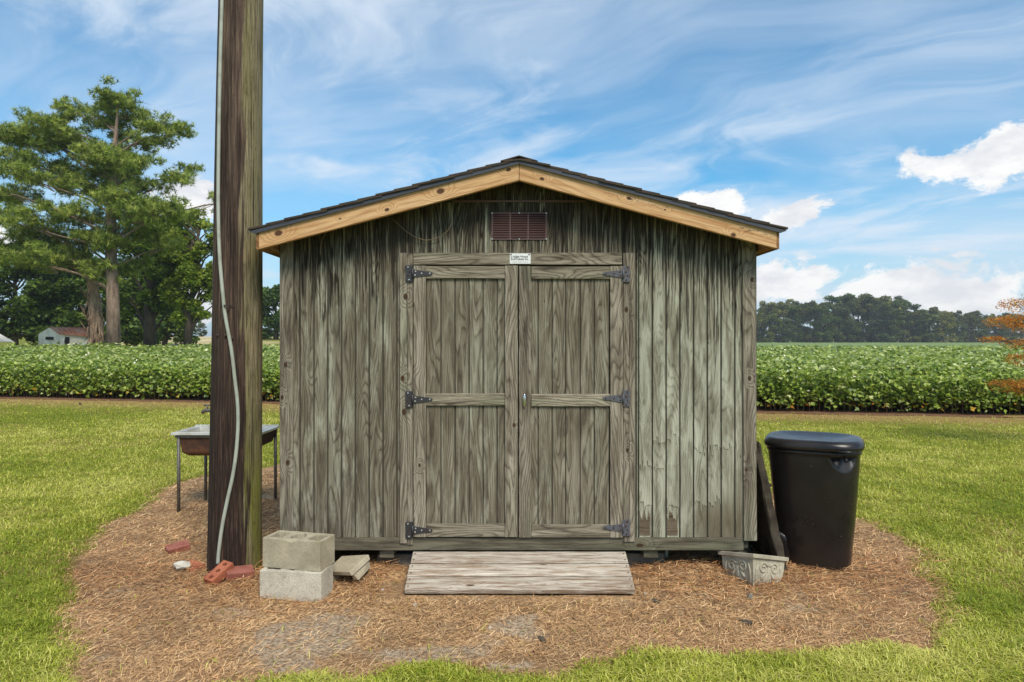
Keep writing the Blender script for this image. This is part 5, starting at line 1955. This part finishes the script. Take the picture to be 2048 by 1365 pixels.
broad_tree('oak_tree', 'dark-trunked spreading oak standing to the right of the tall pine', 300, 52,
           scatter_pads(245, 385, 440, 560, 24, 22, 34, 1) + scatter_pads(240, 350, 560, 635, 14, 16, 24, 2), 190, 0.26,
           trunk_px=[(300, HY), (300, 640), (296, 600), (303, 560), (305, 500)], r0=0.5)
broad_tree('pecan_tree', 'light yellow-green airy tree beside the utility pole, beyond the crop', 376, 50,
           scatter_pads(335, 440, 500, 610, 30, 15, 25, 3) + scatter_pads(345, 440, 425, 520, 26, 12, 19, 4) + scatter_pads(335, 420, 600, 645, 9, 12, 18, 14), 200, 0.22,
           cols=[(156, 172, 66), (128, 150, 56), (182, 190, 90), (96, 122, 46)], wts=(3, 3, 2, 2),
           trunk_px=[(374, HY), (377, 650), (382, 620), (385, 580), (392, 500), (398, 470)], r0=0.32)
for i, (xb, D3, x0, x1, y0, y1, sd0, lab) in enumerate((
        (30, 60, -30, 80, 500, 640, 5, 'dark bushy tree at the left end of the grove, left of the hut'),
        (-90, 58, -160, -20, 460, 640, 6, 'dark bushy tree beyond the hut, at the outer end of the grove'),
        (100, 62, 60, 150, 500, 625, 7, 'dark bushy tree directly behind the rusty-roofed hut'),
        (160, 66, 120, 215, 520, 640, 8, 'dark bushy tree behind the dead snag'),
        (258, 64, 225, 300, 540, 650, 9, 'dark bushy tree filling the gap between pine and oak'),
        (330, 75, 300, 380, 600, 655, 10, 'low dark tree between the oak and the pecan'))):
    broad_tree('grove_tree', lab, xb, D3, scatter_pads(x0, x1, y0, y1, 22, 20, 34, sd0) + scatter_pads(x0 - 10, x1 + 10, y1 - 20, 684, 20, 14, 24, sd0 + 50), 100, 0.32,
               cols=[(98, 122, 48), (78, 102, 42), (124, 146, 60), (60, 82, 34)], wts=(3, 3, 2, 2), r0=0.3, group='dark grove trees behind the crop')
broad_tree('round_tree', 'mid-green round tree seen in the gap between pole and shed', 552, 95,
           scatter_pads(515, 600, 585, 650, 16, 16, 26, 20) + [(560, 585, 22, 16), (535, 600, 18, 14)] + scatter_pads(510, 600, 640, 672, 12, 14, 20, 21), 70, 0.42,
           cols=[(90, 120, 52), (72, 100, 44), (114, 140, 66), (56, 80, 36)], wts=(3, 3, 2, 2), r0=0.4)

# far woodland: a handful of tree shapes copied along the end of the field
variants = []
for k in range(7):
    rr = random.Random(100 + k)
    h = rr.uniform(0.95, 1.05)
    t = bpy.data.objects.new('woodland_tree', None)
    S.collection.objects.link(t)
    pads = []
    wid = rr.uniform(0.22, 0.34)
    for j in range(34):
        zz = rr.uniform(0.30, 0.93) if j < 22 else rr.uniform(0.05, 0.35)
        rmax = wid * (math.sin(math.pi * min(1, (zz - 0.12) / 0.95)) ** 0.7 if j < 22 else 0.9)
        a = rr.uniform(0, 6.28)
        q = rr.uniform(0, 1) ** 0.5 * rmax
        r = rr.uniform(0.06, 0.11)
        pads.append((q * math.cos(a), q * math.sin(a), zz, r, r, r * 0.75))
    V, Fc = [], []
    tube(V, Fc, [(0, 0, -0.02), (0.005, 0, 0.3), (-0.01, 0.01, 0.6), (0, 0, 0.85)], [0.018, 0.013, 0.009, 0.003], 6)
    for q in pads[::2]:
        tube(V, Fc, branch_pts((0, 0, max(0.15, q[2] - 0.2)), q[:3]), [0.007, 0.006, 0.005, 0.003, 0.002], 4, False)
    tr = bpy.data.objects.new('trunk', pyd('trunk', V, Fc, True))
    tr.data.materials.append(M_BARK)
    S.collection.objects.link(tr)
    tr.parent = t
    tone = [(1, 1, 1), (0.85, 0.9, 0.9), (1.1, 1.05, 0.9), (0.8, 0.85, 0.95), (1.0, 0.95, 0.85), (0.9, 1.0, 0.85), (1.3, 1.18, 1.1)][k]
    cc = [tuple(min(255, int(v * tone[j])) for j, v in enumerate(q)) for q in ((116, 126, 70), (92, 104, 58), (142, 150, 88), (70, 82, 46))]
    leaf_crown('crown', pads, 9000, 0.030, cc, (3, 3, 2, 2), M_TREELEAF, t)
    variants.append(t)
prof_top = [(1380, 606), (1508, 608), (1560, 603), (1600, 607), (1640, 600), (1680, 596), (1720, 590), (1765, 590), (1800, 600), (1830, 611), (1860, 619), (1900, 622), (1940, 626), (1980, 628), (2048, 632), (2200, 630)]
used = set()
rr = random.Random(55)
NW = 0
for rowd, step, drop in ((288, 27, 8), (300, 30, 0), (318, 34, 2)):
    xx = 1300.0 + rr.uniform(0, 20)
    while xx < 2300:
        yt = np.interp(xx, [q[0] for q in prof_top], [q[1] for q in prof_top]) + drop + rr.uniform(-5, 8)
        dd = rowd + rr.uniform(-5, 5)
        b_ = px(xx, HY, dd)
        hgt = (CAM_H + (HY - yt) * dd / F) * 1.07
        k = rr.randrange(7) if rr.random() < 0.9 else 6
        if k in used:
            t = copy_tree(variants[k])
        else:
            t = variants[k]
            used.add(k)
        t.location = (b_.x, dd, Hs(b_.x, dd) - 0.05)
        w_ = rr.uniform(0.85, 1.25)
        t.scale = (hgt * w_, hgt * w_, hgt)
        t.rotation_euler = (0, 0, rr.uniform(0, 6.28))
        pale = k == 6
        tag(t, 'pale greyish tree among the distant woodland beyond the field' if pale else 'dark green tree in the distant woodland edge beyond the field', 'tree',
            'pale trees of the distant woodland' if pale else 'trees of the distant woodland')
        NW += 1
        xx += step * rr.uniform(0.75, 1.2)
# distant trees seen low between the trunks on the left
for xx in np.arange(300, 660, 26):
    dd = 170 + rr.uniform(-8, 8)
    b_ = px(xx + rr.uniform(-8, 8), HY, dd)
    t = copy_tree(variants[rr.randrange(6)])
    z0 = Hs(b_.x, dd) - 0.1
    t.location = (b_.x, dd, z0)
    hgt = CAM_H + (HY - rr.uniform(630, 645)) * dd / F - z0
    t.scale = (hgt * 1.3, hgt * 1.3, hgt)
    t.rotation_euler = (0, 0, rr.uniform(0, 6.28))
    tag(t, 'low distant tree beyond the pale far field on the left', 'tree', 'distant trees beyond the pale field')
for k, t in enumerate(variants):
    if k not in used:
        for ch in list(t.children):
            bpy.data.objects.remove(ch)
        bpy.data.objects.remove(t)

# orange-leaved young tree reaching in from the right
DO = 11.0
ob = px(2125, HY, DO)
orange = thing('autumn_tree', 'young tree with sparse orange autumn sprays standing beside the crop', 'tree', (ob.x, DO, Hs(ob.x, DO)))
path = [(ob.x, DO, -0.05), (ob.x - 0.05, DO, 1.0), (ob.x + 0.03, DO + 0.05, 2.0), (ob.x, DO, 3.1)]
sprays = [(2030, 612, 34, 10), (2005, 645, 34, 9), (2046, 655, 30, 9), (1985, 680, 26, 5), (2040, 690, 36, 8), (2045, 720, 34, 10), (2010, 772, 36, 10), (2045, 775, 34, 13), (2035, 640, 24, 10),
          (2090, 600, 40, 20), (2130, 560, 40, 20), (2170, 620, 50, 20), (2120, 680, 50, 16), (2180, 720, 50, 18), (2120, 770, 50, 14)]
limbs, p3 = [], []
for x_, y_, rx_, ry_ in sprays:
    c = px(x_, y_, DO + random.uniform(-0.4, 0.4))
    a = lerp_path(path, max(0.4, c.z - 0.25))
    limbs.append((a, tuple(c), 0.012))
    k = DO / F
    for _ in range(5):
        e = c + Vector((random.uniform(-1, 1) * rx_ * k, random.uniform(-1, 1) * rx_ * k, random.uniform(-.6, .6) * ry_ * k))
        limbs.append((tuple(c.lerp(Vector(a), 0.3)), tuple(e), 0.005))
    p3.append((c.x, c.y, c.z, rx_ * k, rx_ * k, ry_ * k * 1.5))
trunk_mesh('trunk', path, [0.05, 0.04, 0.03, 0.01], limbs, M_BARK, orange, 8)
leaf_crown('crown', p3, 4200, 0.023, [(206, 138, 52), (190, 112, 42), (214, 166, 78), (150, 140, 60)], (3, 2, 2, 1), M_ORANGE, orange, 0.7)

# ------------------------------------------------------------------ rusty-roofed hut beyond the crop
DH = 45.0
hb = px(130, HY, DH)
hz0 = Hs(hb.x, DH) - 0.05
hut = thing('old_hut', 'small whitewashed hut with rusty tin roof at the foot of the dead snag', 'hut', (hb.x, DH, hz0))


def hp_(x, y, dd=0.0): return px(x, y, DH + dd)


def quadm(name, pts, mat, parent, th=0.04):
    o = link(name, pyd(name, pts, [tuple(range(len(pts)))]), mat, parent)
    md = o.modifiers.new('thick', 'SOLIDIFY')
    md.thickness = th
    return o


gl, gc, gr = hp_(77, HY), hp_(101, HY), hp_(128, HY)
ew = 1.2                                        # gable end turned slightly; long side runs to the right and back
def up(v, z): return (v.x, v.y, z)
rz_top = hp_(0, 655).z
ez = hp_(0, 667).z
A_, B_, C_ = hp_(77, HY, 0.5), hp_(128, HY, -0.3), hp_(187, HY, 0.6)
quadm('gable_wall', [up(A_, hz0), up(B_, hz0), up(B_, ez - 0.05), ((A_.x + B_.x) / 2 - 0.15, (A_.y + B_.y) / 2, rz_top - 0.05), up(A_, ez - 0.05)], M_HUTWALL, hut)
quadm('side_wall', [up(B_, hz0), up(C_, hz0), up(C_, ez - 0.12), up(B_, ez - 0.08)], M_HUTWALL, hut)
quadm('doorway', [(hp_(133, HY, -0.33).x, hp_(0, 0, -0.29).y, hz0), (hp_(143, HY).x, hp_(0, 0, -0.2).y, hz0), (hp_(143, HY).x, hp_(0, 0, -0.2).y, ez - 0.25), (hp_(133, HY).x, hp_(0, 0, -0.29).y, ez - 0.25)], M_HUTDARK, hut)
quadm('window', [tuple(hp_(91, 680, -0.02)), tuple(hp_(106, 680, -0.12)), tuple(hp_(106, 674, -0.12)), tuple(hp_(91, 674, -0.02))], M_HUTDARK, hut)
ridge0, ridge1 = Vector(((A_.x + B_.x) / 2 - 0.2, 45.2, rz_top)), Vector((C_.x - 0.7, 47.2, rz_top + 0.02))
e0, e1 = Vector((B_.x - 0.15, 44.45, ez - 0.06)), Vector((C_.x + 0.15, 45.4, ez - 0.2))
rf = quadm('roof', [tuple(e0), tuple(e1), tuple(ridge1), tuple(ridge0)], M_TIN, hut, 0.03)
w0, w1 = Vector((A_.x - 0.2, 45.7, ez - 0.1)), Vector((A_.x + 1.2, 48.0, ez - 0.1))
quadm('roof_back', [tuple(ridge0), tuple(ridge1), tuple(w1), tuple(w0)], M_TIN, hut, 0.03)
for i in range(9):
    t = (i + 0.5) / 9
    a, c_ = e0.lerp(e1, t), ridge0.lerp(ridge1, t)
    tubem('roof_rib', [a + Vector((0, 0, 0.04)), c_ + Vector((0, 0, 0.04))], 0.03, M_TIN, hut, 4)
# neighbouring low roof at the left edge
lb = px(-6, 680, 46)
sh2 = thing('low_shed', 'low pale-roofed outbuilding just left of the rusty hut', 'shed', (lb.x, 46, Hs(lb.x, 46)))
z0 = Hs(lb.x, 46)
quadm('roof', [(lb.x - 1.2, 45.5, z0 + 1.9), (lb.x + 0.45, 45.5, z0 + 1.0), (lb.x + 0.45, 47, z0 + 1.0), (lb.x - 1.2, 47, z0 + 1.9)], M_HUTWALL, sh2)
quadm('wall', [(lb.x - 1.2, 45.6, z0), (lb.x + 0.35, 45.6, z0), (lb.x + 0.35, 45.6, z0 + 0.98), (lb.x - 1.2, 45.6, z0 + 1.8)], M_HUTWALL, sh2)

# ------------------------------------------------------------------ the air
m = bpy.data.materials.new('thin_haze')
m.use_nodes = True
m.node_tree.nodes.clear()
vo = m.node_tree.nodes.new('ShaderNodeVolumePrincipled')
vo.inputs['Color'].default_value = (0.93, 0.96, 1.0, 1)
vo.inputs['Density'].default_value = 0.0004
vo.inputs['Anisotropy'].default_value = 0.2
ou = m.node_tree.nodes.new('ShaderNodeOutputMaterial')
m.node_tree.links.new(vo.outputs[0], ou.inputs['Volume'])
V, Fc = [], []
box(V, Fc, -2600, 2600, -2600, 3100, -1.3, 30)
tag(link('haze', pyd('haze', V, Fc), m), 'thin pale summer haze', None, None, 'stuff')
